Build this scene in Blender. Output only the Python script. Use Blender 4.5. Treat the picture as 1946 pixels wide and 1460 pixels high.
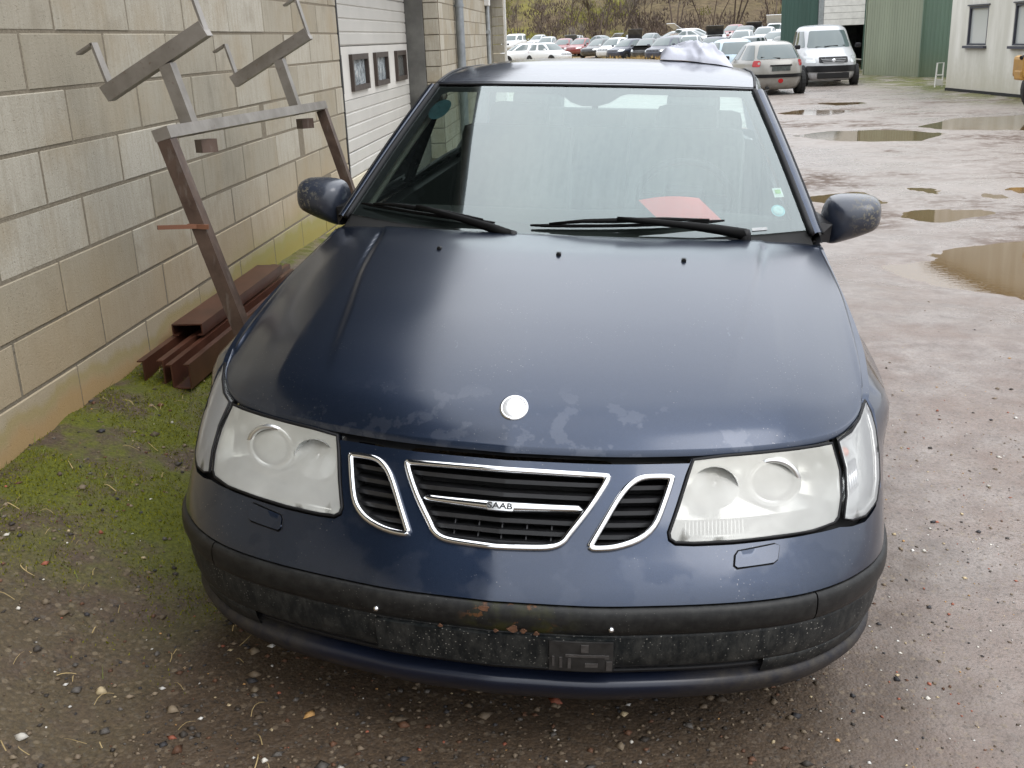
import bpy, bmesh, math, random
import numpy as np
from mathutils import Vector, Matrix, noise
from mathutils.geometry import delaunay_2d_cdt
random.seed(7); rng = np.random.default_rng(11)
scene = bpy.context.scene
for o in list(bpy.data.objects): bpy.data.objects.remove(o)
col = scene.collection
R = math.radians

# ------------------------------------------------------------------ camera
CAM_Z = 1.6095
cam_d = bpy.data.cameras.new('camera'); cam = bpy.data.objects.new('camera', cam_d); col.objects.link(cam)
PITCH, ROLL, YAW, FPX = R(18.12184), R(-2.36481), R(4.72379), 2002.787
def rx(a): c, s = math.cos(a), math.sin(a); return np.array([[1,0,0],[0,c,-s],[0,s,c]])
def ry(a): c, s = math.cos(a), math.sin(a); return np.array([[c,0,s],[0,1,0],[-s,0,c]])
def rz(a): c, s = math.cos(a), math.sin(a); return np.array([[c,-s,0],[s,c,0],[0,0,1]])
Mw = ry(ROLL) @ rx(PITCH) @ rz(-YAW)
cm = Matrix.Identity(4)
for i in range(3):
    cm[i][0] = Mw[0][i]; cm[i][1] = Mw[2][i]; cm[i][2] = -Mw[1][i]
cm[0][3], cm[1][3], cm[2][3] = 0, 0, CAM_Z
cam.matrix_world = cm
cam_d.sensor_width = 36; cam_d.lens = 36 * FPX / 1946
cam_d.clip_start = .05; cam_d.clip_end = 2000
scene.camera = cam

# ------------------------------------------------------------------ overcast sky, weak broad sun, exposure
SUN_EL, SUN_AZ = R(50), R(130)
world = bpy.data.worlds.new('World'); scene.world = world; world.use_nodes = True
wn, wl = world.node_tree.nodes, world.node_tree.links
wn.clear()
wo = wn.new('ShaderNodeOutputWorld'); bg = wn.new('ShaderNodeBackground')
sky = wn.new('ShaderNodeTexSky'); sky.sky_type = 'NISHITA'; sky.sun_disc = False
sky.sun_elevation = SUN_EL; sky.sun_rotation = SUN_AZ; sky.air_density = 1; sky.dust_density = 4; sky.ozone_density = 1
mx = wn.new('ShaderNodeMix'); mx.data_type = 'RGBA'; mx.inputs[0].default_value = .95
wl.new(sky.outputs[0], mx.inputs[6])
# cloud deck: nearly even white-grey, softly mottled
tc = wn.new('ShaderNodeTexCoord'); nz = wn.new('ShaderNodeTexNoise'); nz.inputs['Scale'].default_value = 2.2; nz.inputs['Detail'].default_value = 4
rp = wn.new('ShaderNodeValToRGB'); rp.color_ramp.elements[0].color = (8.2, 8.6, 9.3, 1); rp.color_ramp.elements[1].color = (10.6, 10.8, 11.1, 1)
rp.color_ramp.elements[0].position = .3; rp.color_ramp.elements[1].position = .7
wl.new(tc.outputs['Generated'], nz.inputs['Vector']); wl.new(nz.outputs[0], rp.inputs[0]); sxyz = wn.new('ShaderNodeSeparateXYZ'); wl.new(tc.outputs['Generated'], sxyz.inputs[0])
mr = wn.new('ShaderNodeMapRange'); mr.inputs[1].default_value = 0; mr.inputs[2].default_value = 1; mr.inputs[3].default_value = .70; mr.inputs[4].default_value = 1.70   # overcast law: brighter overhead than at the horizon
wl.new(sxyz.outputs[2], mr.inputs[0])
vm = wn.new('ShaderNodeVectorMath'); vm.operation = 'SCALE'; wl.new(rp.outputs[0], vm.inputs[0]); wl.new(mr.outputs[0], vm.inputs[3]); wl.new(vm.outputs[0], mx.inputs[7])
wl.new(mx.outputs[2], bg.inputs[0]); bg.inputs[1].default_value = .1
wl.new(bg.outputs[0], wo.inputs[0])
sd = bpy.data.lights.new('sun', 'SUN'); sun = bpy.data.objects.new('sun', sd); col.objects.link(sun)
sd.energy = .5; sd.angle = R(30); sd.color = (1, .97, .93)
sv = Vector((math.sin(SUN_AZ) * math.cos(SUN_EL), math.cos(SUN_AZ) * math.cos(SUN_EL), math.sin(SUN_EL)))
sun.rotation_euler = sv.to_track_quat('Z', 'Y').to_euler()
scene.view_settings.view_transform = 'Standard'; scene.view_settings.look = 'None'
scene.view_settings.gamma = 1; scene.view_settings.use_curve_mapping = False
scene.view_settings.exposure = .85
scene.cycles.use_denoising = True
scene.cycles.max_bounces = 8; scene.cycles.transparent_max_bounces = 12; scene.cycles.caustics_reflective = False; scene.cycles.caustics_refractive = False

# ------------------------------------------------------------------ helpers
def lin(c):
    return tuple((v / 12.92 if v <= .04045 else ((v + .055) / 1.055) ** 2.4) for v in c)
def hx(s): return lin(tuple(int(s[i:i+2], 16) / 255 for i in (0, 2, 4)))
MATS = {}
class NT:
    def __init__(s, name):
        s.m = bpy.data.materials.new(name); s.m.use_nodes = True; s.t = s.m.node_tree; s.n = s.t.nodes; s.l = s.t.links
        s.n.clear(); s.out = s.n.new('ShaderNodeOutputMaterial')
    def node(s, typ, **kw):
        nd = s.n.new(typ)
        for k, v in kw.items(): setattr(nd, k, v)
        return nd
    def link(s, a, b): s.l.new(a, b)
    def setin(s, nd, key, v):
        if isinstance(v, bpy.types.NodeSocket): s.l.new(v, nd.inputs[key])
        else:
            sk = nd.inputs[key]
            if sk.type == 'RGBA' and len(v) == 3: v = (*v, 1)
            sk.default_value = v
    def pos(s, scale=(1, 1, 1), obj=False, loc=(0, 0, 0), rot=(0, 0, 0)):
        g = s.node('ShaderNodeTexCoord').outputs['Object'] if obj else s.node('ShaderNodeNewGeometry').outputs['Position']
        mp = s.node('ShaderNodeMapping'); mp.inputs['Scale'].default_value = scale; mp.inputs['Location'].default_value = loc; mp.inputs['Rotation'].default_value = rot
        s.link(g, mp.inputs[0]); return mp.outputs[0]
    def noise(s, vec, scale, detail=4, rough=.55, w=None):
        n = s.node('ShaderNodeTexNoise'); s.link(vec, n.inputs['Vector']); n.inputs['Scale'].default_value = scale
        n.inputs['Detail'].default_value = detail; n.inputs['Roughness'].default_value = rough; return n.outputs[0]
    def vor(s, vec, scale, feature='F1', out=0):
        n = s.node('ShaderNodeTexVoronoi'); n.feature = feature; s.link(vec, n.inputs['Vector']); n.inputs['Scale'].default_value = scale; return n.outputs[out]
    def ramp(s, fac, stops, interp='LINEAR'):
        r = s.node('ShaderNodeValToRGB'); r.color_ramp.interpolation = interp
        while len(r.color_ramp.elements) < len(stops): r.color_ramp.elements.new(.5)
        for e, (p, c) in zip(r.color_ramp.elements, stops):
            e.position = p; e.color = (c, c, c, 1) if not isinstance(c, tuple) else (*c, 1)
        s.link(fac, r.inputs[0]); return r.outputs[0]
    def mix(s, fac, a, b, mode='MIX'):
        m = s.node('ShaderNodeMix'); m.data_type = 'RGBA'; m.blend_type = mode
        s.setin(m, 0, fac); s.setin(m, 6, a); s.setin(m, 7, b); return m.outputs[2]
    def math(s, op, a, b=0.0, c=0.0, clamp=False):
        m = s.node('ShaderNodeMath'); m.operation = op; m.use_clamp = clamp
        s.setin(m, 0, a); s.setin(m, 1, b)
        if op == 'MULTIPLY_ADD': s.setin(m, 2, c)
        return m.outputs[0]
    def sep(s, vec):
        x = s.node('ShaderNodeSeparateXYZ'); s.link(vec, x.inputs[0]); return x.outputs
    def mrange(s, v, a, b, c=0., d=1., smooth=True):
        m = s.node('ShaderNodeMapRange'); m.interpolation_type = 'SMOOTHSTEP' if smooth else 'LINEAR'
        s.setin(m, 0, v)
        for i, q in enumerate((a, b, c, d)): m.inputs[i + 1].default_value = q
        return m.outputs[0]
    def rand(s): return s.node('ShaderNodeObjectInfo').outputs['Random']
    def bump(s, h, strength=.3, dist=.01, normal=None):
        b = s.node('ShaderNodeBump'); b.inputs['Strength'].default_value = strength; b.inputs['Distance'].default_value = dist
        s.link(h, b.inputs['Height'])
        if normal is not None: s.link(normal, b.inputs['Normal'])
        return b.outputs[0]
    def prin(s, color, rough=.5, metal=0., normal=None, coat=0., coat_rough=.05, spec=.5, trans=0., alpha=None, ior=None):
        p = s.node('ShaderNodeBsdfPrincipled')
        s.setin(p, 'Base Color', color); s.setin(p, 'Roughness', rough); s.setin(p, 'Metallic', metal); s.setin(p, 'Specular IOR Level', spec)
        s.setin(p, 'Coat Weight', coat); s.setin(p, 'Coat Roughness', coat_rough); s.setin(p, 'Transmission Weight', trans)
        if normal is not None: s.link(normal, p.inputs['Normal'])
        if ior: p.inputs['IOR'].default_value = ior
        return p.outputs[0]
    def done(s, sh): s.link(sh, s.out.inputs[0]); MATS[s.m.name] = s.m; return s.m

def simple(name, rgb, rough=.5, metal=0., var=.18, vs=6., bumps=0., bscale=80., coat=0., obj=True, spec=.5, randv=0.):
    t = NT(name); v = t.pos(obj=obj)
    n = t.noise(v, vs, 5)
    c = t.mix(t.ramp(n, [(.3, 0.), (.7, 1.)]), tuple(x * (1 - var) for x in rgb), tuple(min(1, x * (1 + var)) for x in rgb))
    if randv:
        c = t.mix(1., c, t.ramp(t.rand(), [(0., 1 - randv), (1., 1 + randv)]), 'MULTIPLY')
    nm = t.bump(t.noise(v, bscale, 4), bumps, .004) if bumps else None
    rr = t.mrange(n, .2, .8, max(0, rough - .07), min(1, rough + .07))
    return t.done(t.prin(c, rr, metal, nm, coat, spec=spec))

# ---- object plumbing
def link(o, parent=None):
    col.objects.link(o)
    if parent is not None: o.parent = parent
    return o
def mesh(name, verts, faces, mat=None, parent=None, smooth=False):
    me = bpy.data.meshes.new(name); me.from_pydata([tuple(map(float, v)) for v in verts], [], faces)
    if mat is not None: me.materials.append(mat)
    if smooth: me.polygons.foreach_set('use_smooth', [True] * len(me.polygons))
    me.update(); return link(bpy.data.objects.new(name, me), parent)
def tag(o, label=None, cat=None, group=None, kind=None):
    if label: o['label'] = label
    if cat: o['category'] = cat
    if group: o['group'] = group
    if kind: o['kind'] = kind
    return o
def thing(name, label, cat, loc=(0, 0, 0), rotz=0., group=None):
    o = bpy.data.objects.new(name, None); o.empty_display_size = .2; o.location = loc; o.rotation_euler = (0, 0, rotz)
    link(o); return tag(o, label, cat, group)
def copy_tree(o, parent=None):
    c = o.copy(); col.objects.link(c)
    if parent is not None: c.parent = parent
    for ch in o.children: copy_tree(ch, c)
    return c
class MB:                                            # collects geometry for one mesh
    def __init__(s): s.v = []; s.f = []
    def add(s, v, f):
        b = len(s.v); s.v += [tuple(map(float, q)) for q in v]; s.f += [tuple(i + b for i in q) for q in f]
    def box(s, c, d, rot=None, bev=0.):
        c = np.array(c, float); h = np.array(d, float) / 2
        if bev <= 0:
            P = [np.array((x, y, z)) * h for x in (-1, 1) for y in (-1, 1) for z in (-1, 1)]
            F = [(0,1,3,2),(4,6,7,5),(0,4,5,1),(2,3,7,6),(0,2,6,4),(1,5,7,3)]
        else:
            bm = bmesh.new(); bmesh.ops.create_cube(bm, size=1)
            for q in bm.verts: q.co = Vector(np.array(q.co) * h * 2)
            bmesh.ops.bevel(bm, geom=list(bm.edges), offset=min(bev, min(h) * .95), segments=2, profile=.6, affect='EDGES')
            bm.verts.index_update(); P = [np.array(q.co) for q in bm.verts]; F = [tuple(q.index for q in f.verts) for f in bm.faces]; bm.free()
        if rot is not None: P = [rot @ q for q in P]
        s.add([q + c for q in P], F); return s
    def beam(s, a, b, w, h, up=(0, 0, 1)):           # rectangular bar from a to b
        a, b = np.array(a, float), np.array(b, float); d = b - a; L = np.linalg.norm(d); d /= L
        u = np.array(up, float); x = np.cross(d, u)
        if np.linalg.norm(x) < 1e-6: x = np.cross(d, (1, 0, 0))
        x /= np.linalg.norm(x); u = np.cross(x, d)
        return s.box((a + b) / 2, (w, L, h), np.stack([x, d, u], 1))
    def tube(s, pts, r, n=8, closed=False, cap=True, ell=None):
        P = [np.array(p, float) for p in pts]; k = len(P); rr = r if hasattr(r, '__len__') else [r] * k
        V = []; F = []; pu = None
        for i in range(k):
            a = P[(i - 1) % k] if (closed or i > 0) else P[i]; b = P[(i + 1) % k] if (closed or i < k - 1) else P[i]
            d = b - a; d /= (np.linalg.norm(d) + 1e-12)
            u = np.array((0, 0, 1.)) if pu is None else pu
            if abs(d @ u) > .95: u = np.array((0, 1., 0)) if abs(d[1]) < .9 else np.array((1., 0, 0))
            x = np.cross(d, u); x /= np.linalg.norm(x); u = np.cross(x, d); pu = u
            for j in range(n):
                t = 2 * math.pi * j / n; V.append(P[i] + rr[i] * (math.cos(t) * x + math.sin(t) * u))
        for i in range(k if closed else k - 1):
            for j in range(n):
                F.append((i * n + j, i * n + (j + 1) % n, ((i + 1) % k) * n + (j + 1) % n, ((i + 1) % k) * n + j))
        if not closed and cap: F += [tuple(range(n - 1, -1, -1)), tuple(range((k - 1) * n, k * n))]
        s.add(V, F); return s
    def lathe(s, prof, c=(0, 0, 0), axis='Z', n=24, rot=None):   # prof: (radius, height)
        V = []; F = []; k = len(prof)
        for r, h in prof:
            for j in range(n):
                t = 2 * math.pi * j / n; q = np.array((r * math.cos(t), r * math.sin(t), h))
                if axis == 'X': q = q[[2, 0, 1]]
                if axis == 'Y': q = q[[0, 2, 1]]
                if rot is not None: q = rot @ q
                V.append(q + np.array(c))
        for i in range(k - 1):
            for j in range(n): F.append((i * n + j, i * n + (j + 1) % n, (i + 1) * n + (j + 1) % n, (i + 1) * n + j))
        s.add(V, F); return s
    def build(s, name, mat, parent=None, smooth=False, angle=None):
        o = mesh(name, s.v, s.f, mat, parent, smooth)
        if angle: 
            o.data.polygons.foreach_set('use_smooth', [True] * len(o.data.polygons)); o.data.set_sharp_from_angle(angle=R(angle))
        return o
def grid(name, fn, us, vs, mat, parent=None, thick=0., smooth=True, flip=False):
    V = [fn(u, v) for v in vs for u in us]; n = len(us); F = []
    for j in range(len(vs) - 1):
        for i in range(n - 1):
            q = (j * n + i, j * n + i + 1, (j + 1) * n + i + 1, (j + 1) * n + i); F.append(q[::-1] if flip else q)
    o = mesh(name, V, F, mat, parent, smooth)
    if thick:
        m = o.modifiers.new('t', 'SOLIDIFY'); m.thickness = thick; m.offset = -1
    return o
def pchip(tab):
    X = np.array([t[0] for t in tab], float); Y = np.array([t[1] for t in tab], float)
    h = np.diff(X); d = np.diff(Y) / h; m = np.zeros(len(X)); m[0], m[-1] = d[0], d[-1]
    for i in range(1, len(X) - 1):
        if d[i-1] * d[i] > 0:
            w1, w2 = 2 * h[i] + h[i-1], h[i] + 2 * h[i-1]; m[i] = (w1 + w2) / (w1 / d[i-1] + w2 / d[i])
    def f(x):
        if x <= X[0]: return float(Y[0] + m[0] * (x - X[0]))
        if x >= X[-1]: return float(Y[-1] + m[-1] * (x - X[-1]))
        i = int(np.searchsorted(X, x) - 1); i = max(0, min(len(h) - 1, i)); t = (x - X[i]) / h[i]
        return float((1 + 2*t) * (1-t)**2 * Y[i] + t * (1-t)**2 * h[i] * m[i] + t*t * (3 - 2*t) * Y[i+1] + t*t * (t-1) * h[i] * m[i+1])
    return f
def smooth_poly(P, n=4):                              # closed Catmull-Rom
    P = [np.array(p, float) for p in P]; k = len(P); out = []
    for i in range(k):
        a, b, c, d = P[i-1], P[i], P[(i+1) % k], P[(i+2) % k]
        for j in range(n):
            t = j / n; out.append(.5 * ((2*b) + (c - a) * t + (2*a - 5*b + 4*c - d) * t*t + (3*b - a - 3*c + d) * t**3))
    return out
def resamp(P, step, closed=True):
    P = [np.array(p, float) for p in P]; out = []
    for i in range(len(P) if closed else len(P) - 1):
        a, b = P[i], P[(i+1) % len(P)]; k = max(1, int(math.ceil(np.linalg.norm(b - a) / step)))
        out += [a + (b - a) * j / k for j in range(k)]
    if not closed: out.append(P[-1])
    return out
def inside(p, P):
    x, y = p; c = False; j = len(P) - 1
    for i in range(len(P)):
        xi, yi = P[i][0], P[i][1]; xj, yj = P[j][0], P[j][1]
        if (yi > y) != (yj > y) and x < (xj - xi) * (y - yi) / (yj - yi) + xi: c = not c
        j = i
    return c
def polydist(p, P):
    p = np.array(p); A = np.array(P); B = np.roll(A, -1, 0); d = B - A
    t = np.clip(((p - A) * d).sum(1) / ((d * d).sum(1) + 1e-12), 0, 1); q = A + d * t[:, None]
    return float(np.sqrt(((q - p) ** 2).sum(1)).min())
def inset(P, d):
    P = [np.array(p, float) for p in P]; k = len(P)
    area = sum(P[i-1][0] * P[i][1] - P[i][0] * P[i-1][1] for i in range(k)); sg = 1 if area > 0 else -1
    out = []
    for i in range(k):
        t = P[(i+1) % k] - P[i-1]; t /= (np.linalg.norm(t) + 1e-12); out.append(P[i] + sg * d * np.array((-t[1], t[0])))
    return out
def panel(name, outline, mapf, mat, parent=None, holes=(), step=.03, skirt=0., off=0., smooth=True):
    """flat outline with holes, triangulated and bent onto a surface mapf(u, v, offset)"""
    loops = [resamp(outline, step)] + [resamp(h, step) for h in holes]
    V = []; E = []
    for L in loops:
        b = len(V); V += [Vector((q[0], q[1])) for q in L]; E += [(b + i, b + (i+1) % len(L)) for i in range(len(L))]
    O = np.array(loops[0]); lo, hi = O.min(0), O.max(0)
    for x in np.arange(lo[0] + step/2, hi[0], step):
        for y in np.arange(lo[1] + step/2, hi[1], step):
            if inside((x, y), loops[0]) and not any(inside((x, y), h) for h in loops[1:]) and all(polydist((x, y), L) > step * .45 for L in loops):
                V.append(Vector((x, y)))
    r = delaunay_2d_cdt(V, E, [], 0, 1e-6); vs, fs = r[0], r[2]
    keep = []
    for f in fs:
        c = ((vs[f[0]][0] + vs[f[1]][0] + vs[f[2]][0]) / 3, (vs[f[0]][1] + vs[f[1]][1] + vs[f[2]][1]) / 3)
        if inside(c, loops[0]) and not any(inside(c, h) for h in loops[1:]): keep.append(tuple(f))
    P = [mapf(q[0], q[1], off) for q in vs]
    if skirt:
        cnt = {}
        for f in keep:
            for i in range(3):
                a, b = f[i], f[(i+1) % 3]; cnt[(min(a, b), max(a, b))] = cnt.get((min(a, b), max(a, b)), 0) + 1
        low = {}
        def lv(i):
            if i not in low: low[i] = len(P); P.append(mapf(vs[i][0], vs[i][1], off - skirt))
            return low[i]
        dup = {}
        def tv(i):
            if i not in dup: dup[i] = len(P); P.append(P[i])
            return dup[i]
        sk = []
        for (a, b), c in cnt.items():
            if c == 1: sk.append((tv(a), tv(b), lv(b), lv(a)))
        keep = keep + sk
    return mesh(name, P, keep, mat, parent, smooth)
def mirrored(o, name=None):
    me = o.data.copy(); n = len(me.vertices); co = np.empty(n * 3); me.vertices.foreach_get('co', co); co[0::3] *= -1; me.vertices.foreach_set('co', co)
    me.flip_normals(); me.update(); c = bpy.data.objects.new(name or o.name.split('.')[0], me); link(c, o.parent)
    for m in o.modifiers:
        k = c.modifiers.new(m.name, m.type)
        if m.type == 'SOLIDIFY': k.thickness = m.thickness; k.offset = m.offset
    return c
def sm(a, b, x):
    u = min(1., max(0., (x - a) / (b - a))); return u * u * (3 - 2 * u)
def nz2(x, y, s=1., seed=0.): return noise.noise(Vector((x * s, y * s, seed)))
# ------------------------------------------------------------------ terrain
CT = np.array((-.25174, 2.00632, 0.)); CRc = rz(R(-4.94377)) @ ry(R(2.818)) @ rx(R(1.07819))
cn = CRc[:, 2]
PUD = [  # outline, water level, silt colour row
 ([(3.51,18.69),(4.2,19.25),(5.23,19.06),(5.75,18.21),(5.07,17.28),(4.01,17.57)], -.150),
 ([(5.9,19.6),(6.97,21.0),(8.8,21.3),(9.4,19.6),(8.4,18.5),(7.2,18.4),(6.1,18.9)], -.150),
 ([(2.27,7.87),(2.62,8.15),(2.95,8.42),(3.5,8.6),(4.3,8.75),(4.4,7.6),(3.5,6.75),(2.85,6.75),(2.59,7.1),(2.33,7.55)], -.105),
 ([(3.45,11.75),(3.78,11.6),(4.0,11.05),(3.55,10.8),(3.4,11.2)], -.105),
 ([(3.05,10.3),(3.41,10.5),(3.6,10.1),(3.13,9.78),(2.95,10.0)], -.105),
 ([(4.1,23.7),(4.74,24.6),(5.55,23.8),(4.78,22.86)], -.150),
 ([(5.5,26.4),(6.34,26.5),(6.4,25.95),(5.75,25.75)], -.150),
 ([(4.12,11.17),(4.49,11.6),(5.2,11.4),(4.9,10.8),(4.28,10.75)], -.110),
 ([(2.3,11.33),(2.86,11.6),(3.10,11.03),(2.6,10.85)], -.108),
]
def smv(a, b, x):
    u = np.clip((x - a) / (b - a), 0, 1); return u * u * (3 - 2 * u)
def pd(X, Y, P):                                       # signed distance to a polygon, outside positive
    P = np.array(P); A = P; B = np.roll(P, -1, 0); best = np.full(X.shape, 1e9); ins = np.zeros(X.shape, bool)
    for a, b in zip(A, B):
        d = b - a; t = np.clip(((X - a[0]) * d[0] + (Y - a[1]) * d[1]) / (d @ d), 0, 1)
        best = np.minimum(best, np.hypot(X - a[0] - t * d[0], Y - a[1] - t * d[1]))
        c = ((a[1] > Y) != (b[1] > Y)) & (X < (b[0] - a[0]) * (Y - a[1]) / (b[1] - a[1] + 1e-12) + a[0]); ins ^= c
    return np.where(ins, -best, best)
def base_z(X, Y):
    dx, dy = X - CT[0], Y - CT[1]
    sx = np.where(dx > 0, 3.4 * np.tanh(dx / 3.4), dx); sy = 4.5 * np.tanh(dy / 4.5)
    zc = -(cn[0] * sx + cn[1] * sy) / cn[2]
    w = 1 - smv(8., 10.5, Y); tgt = .33
    zc = zc + smv(1.12, 1.98, -X) * w * (tgt - zc)
    f = smv(5., 12., Y + np.where(X < 0, X * 1.2 + 1.0, 0))
    z = zc * (1 - f) + f * (-.15)
    return z + .75 * smv(75, 135, Y) * (1 - .5 * smv(.06, .13, X / np.maximum(Y, 1))) + .68 * smv(62, 92, Y) * smv(.055, .12, X / np.maximum(Y, 1))
def gzv(X, Y):
    z = base_z(X, Y)
    for P, zp in PUD:
        P_ = np.array(P); c = P_.mean(0); rad = np.hypot(*(P_ - c).T).max() + 1.3
        m = np.hypot(X - c[0], Y - c[1]) < rad
        if not m.any(): continue
        s = pd(X[m], Y[m], P); tgt = zp - .012 + np.clip(s * .10, -.05, .02)
        w = 1 - smv(.05, 1.1, s); z[m] = z[m] * (1 - w) + tgt * w; zz = z[m]; rim = (s > .12) & (s < .55); zz[rim] = np.maximum(zz[rim], zp + .012 * np.minimum(1, (s[rim] - .12) / .08)); z[m] = zz
    return z
def gz(x, y): return float(gzv(np.array([float(x)]), np.array([float(y)]))[0])
def axis(lo, mid0, mid1, hi, st, g):
    a = list(np.arange(mid0, mid1, st)); s = st
    while a[-1] < hi: s *= g; a.append(a[-1] + s)
    s = st; b = [mid0]
    while b[-1] > lo: s *= g; b.append(b[-1] - s)
    return b[:0:-1] + a

# ---- ground material: gravel, moss towards the wall, wet silt on the yard
t = NT('yard_ground'); p = t.pos(); X, Y, Z = t.sep(p)
n1 = t.noise(p, 1.6, 6, .6); n2 = t.noise(p, 7, 6, .62); n3 = t.noise(p, 85, 5, .65); n4 = t.noise(p, .35, 4)
vc = t.node('ShaderNodeTexVoronoi'); t.link(p, vc.inputs['Vector']); vc.inputs['Scale'].default_value = 120
vr = t.sep(vc.outputs['Color'])[0]
brown = t.mix(t.ramp(n3, [(.3, 0.), (.7, 1.)]), (.022, .014, .008), (.098, .064, .036))
brown = t.mix(t.ramp(n2, [(.35, 0.), (.65, .6)]), brown, (.078, .052, .032))
silt = t.mix(t.ramp(n2, [(.3, 0.), (.7, 1.)]), (.148, .120, .106), (.285, .245, .220))
silt = t.mix(t.ramp(n1, [(.42, 0.), (.62, .75)]), silt, (.165, .112, .086))
silt = t.mix(t.ramp(n3, [(.45, 0.), (.8, .5)]), silt, (.085, .062, .050))
side = t.mrange(t.math('ADD', X, t.math('MULTIPLY', t.math('SUBTRACT', n1, .5), 1.4)), .25, 1.35)
far = t.mrange(Y, 4., 9.)
side = t.math('MAXIMUM', side, far, clamp=True)
silt = t.mix(t.mrange(Y, 5., 12., 0., .75), silt, t.mix(n2, (.235, .205, .182), (.35, .315, .285)))  # far silt paled: sky sheen of the wet yard put into the colour
base = t.mix(side, brown, silt)
v2 = t.node('ShaderNodeTexVoronoi'); t.link(p, v2.inputs['Vector']); v2.inputs['Scale'].default_value = 48; k2 = t.sep(v2.outputs['Color'])
peb = t.mix(t.sep(vc.outputs['Color'])[1], (.030, .022, .016), t.mix(t.sep(vc.outputs['Color'])[2], (.20, .135, .080), (.14, .125, .11)))
base = t.mix(t.math('MULTIPLY', t.math('MULTIPLY', t.ramp(k2[0], [(.62, 0.), (.70, 1.)]), t.ramp(v2.outputs['Distance'], [(.30, 1.), (.45, 0.)])), t.mrange(Y, 3., 7., .6, 0.)), base, t.mix(k2[1], (.05, .035, .025), (.22, .17, .115)))
base = t.mix(t.math('MULTIPLY', t.ramp(vr, [(.60, 0.), (.85, 1.)]), t.mrange(Y, 4., 9., .38, .1)), base, peb)
mm = t.mrange(t.math('ADD', X, t.math('MULTIPLY', t.math('SUBTRACT', n1, .5), 1.1)), -1.18, -.80, 1., 0.)
mm = t.math('MULTIPLY', mm, t.mrange(t.noise(p, 4.5, 6, .65), .37, .57))
mm = t.math('MULTIPLY', mm, t.mrange(Y, 2.35, 3.05, .10, 1.))
moss = t.mix(t.ramp(n3, [(.25, 0.), (.75, 1.)]), (.034, .042, .002), (.130, .138, .006))
base = t.mix(mm, base, moss)
verge = t.math('MULTIPLY', t.mrange(X, 7.5, 9.5), t.mrange(Y, 22, 26))
verge = t.math('MULTIPLY', verge, t.mrange(n1, .38, .55))
base = t.mix(verge, base, (.11, .11, .03))
fgrass = t.math('MULTIPLY', t.mrange(Y, 58, 66), t.mrange(n1, .3, .5)); base = t.mix(fgrass, base, (.20, .145, .055))
mudn = t.noise(t.pos(scale=(.8, 1.25, 1), rot=(0, 0, R(18))), 1.7, 7, .68); clod = t.noise(t.pos(scale=(.9, 1.3, 1), rot=(0, 0, R(18))), 8, 6, .7)
churn = t.math('MULTIPLY', t.math('MULTIPLY', t.mrange(Y, 6.5, 9.5), t.mrange(Y, 24., 34., 1., .25)), t.mrange(X, 1.2, 2.6))
mk = t.math('MULTIPLY', t.ramp(t.noise(p, .42, 3), [(.44, .1), (.60, 1.)]), t.math('MULTIPLY', t.ramp(mudn, [(.40, 0.), (.54, 1.)]), t.ramp(clod, [(.38, 0.), (.52, 1.)])))
mk = t.math('MULTIPLY', mk, churn)
base = t.mix(t.math('MULTIPLY', mk, .75), base, (.070, .044, .030))
wet = t.math('MULTIPLY', side, t.mrange(n4, .35, .65, .5, 1.))
rgh = t.mrange(t.math('ADD', t.math('MULTIPLY', wet, .55), t.math('MULTIPLY', n2, .45)), .2, .85, .76, .22)
rgh = t.math('MAXIMUM', rgh, t.math('MULTIPLY', mm, .9))
filmw = t.math('MULTIPLY', t.math('MULTIPLY', t.ramp(t.noise(t.pos(scale=(.6, 1.3, 1)), 1.1, 5, .6), [(.46, 0.), (.60, 1.)]), t.mrange(Y, 4.5, 8.)), t.math('SUBTRACT', 1., mk))
rgh = t.mix(t.math('MULTIPLY', filmw, .8), rgh, (.17, .17, .17))
hgt = t.math('ADD', t.math('MULTIPLY', n3, .7), t.math('MULTIPLY', vc.outputs['Distance'], -1.2))
nm = t.bump(hgt, .32, .006)
nm = t.bump(n2, .45, .03, nm)
nm = t.bump(t.math('MULTIPLY', clod, churn), .35, .04, nm)
rgh = t.mix(mk, rgh, (.9, .9, .9)); G_GROUND = t.done(t.prin(base, rgh, 0, nm, spec=t.mrange(mk, 0., 1., .5, .12)))

gx = axis(-170, -2.4, 3.2, 170, .045, 1.032); gy = axis(-40, 1.3, 9.5, 230, .045, 1.018)
GX, GY = np.meshgrid(np.array(gx), np.array(gy)); GZ = gzv(GX.ravel(), GY.ravel()).reshape(GX.shape)
GZ2 = GZ.copy()
for j in range(len(gy)):
    y = gy[j]
    if y < -5 or y > 60: continue
    for i in range(len(gx)):
        x = gx[i]
        if x < -2.5 or x > 26: continue
        k = .006 * nz2(x, y, 2.3) + .004 * nz2(x, y, 7.1, 3) + .003 * nz2(x, y, 21, 8)
        rut = sm(5.5, 8, y) * sm(1.4, 2.6, x) * (1 - sm(26, 36, y))         # churned mud and tyre ruts in the open yard
        rut *= .12 + .88 * sm(-.05, .3, nz2(x * .8, y, .23, 40))
        if rut > 0:
            k += rut * (.018 * nz2(x * .55, y * 1.7, 1.5, 5) + .017 * abs(nz2(x * 1.2 + y * .35, y * .8, 3.0, 9)) * (.35 + .65 * sm(-.1, .3, nz2(x, y, .5, 40))) + .008 * nz2(x * .6, y * 1.5, 6.5, 11))
        mos = sm(.85, 1.3, -x) * sm(1.6, 2.6, y)
        if mos > 0: k += mos * .018 * max(0, nz2(x, y, 5.5, 2) + .15)
        GZ2[j, i] += k
NGX = len(gx)
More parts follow.
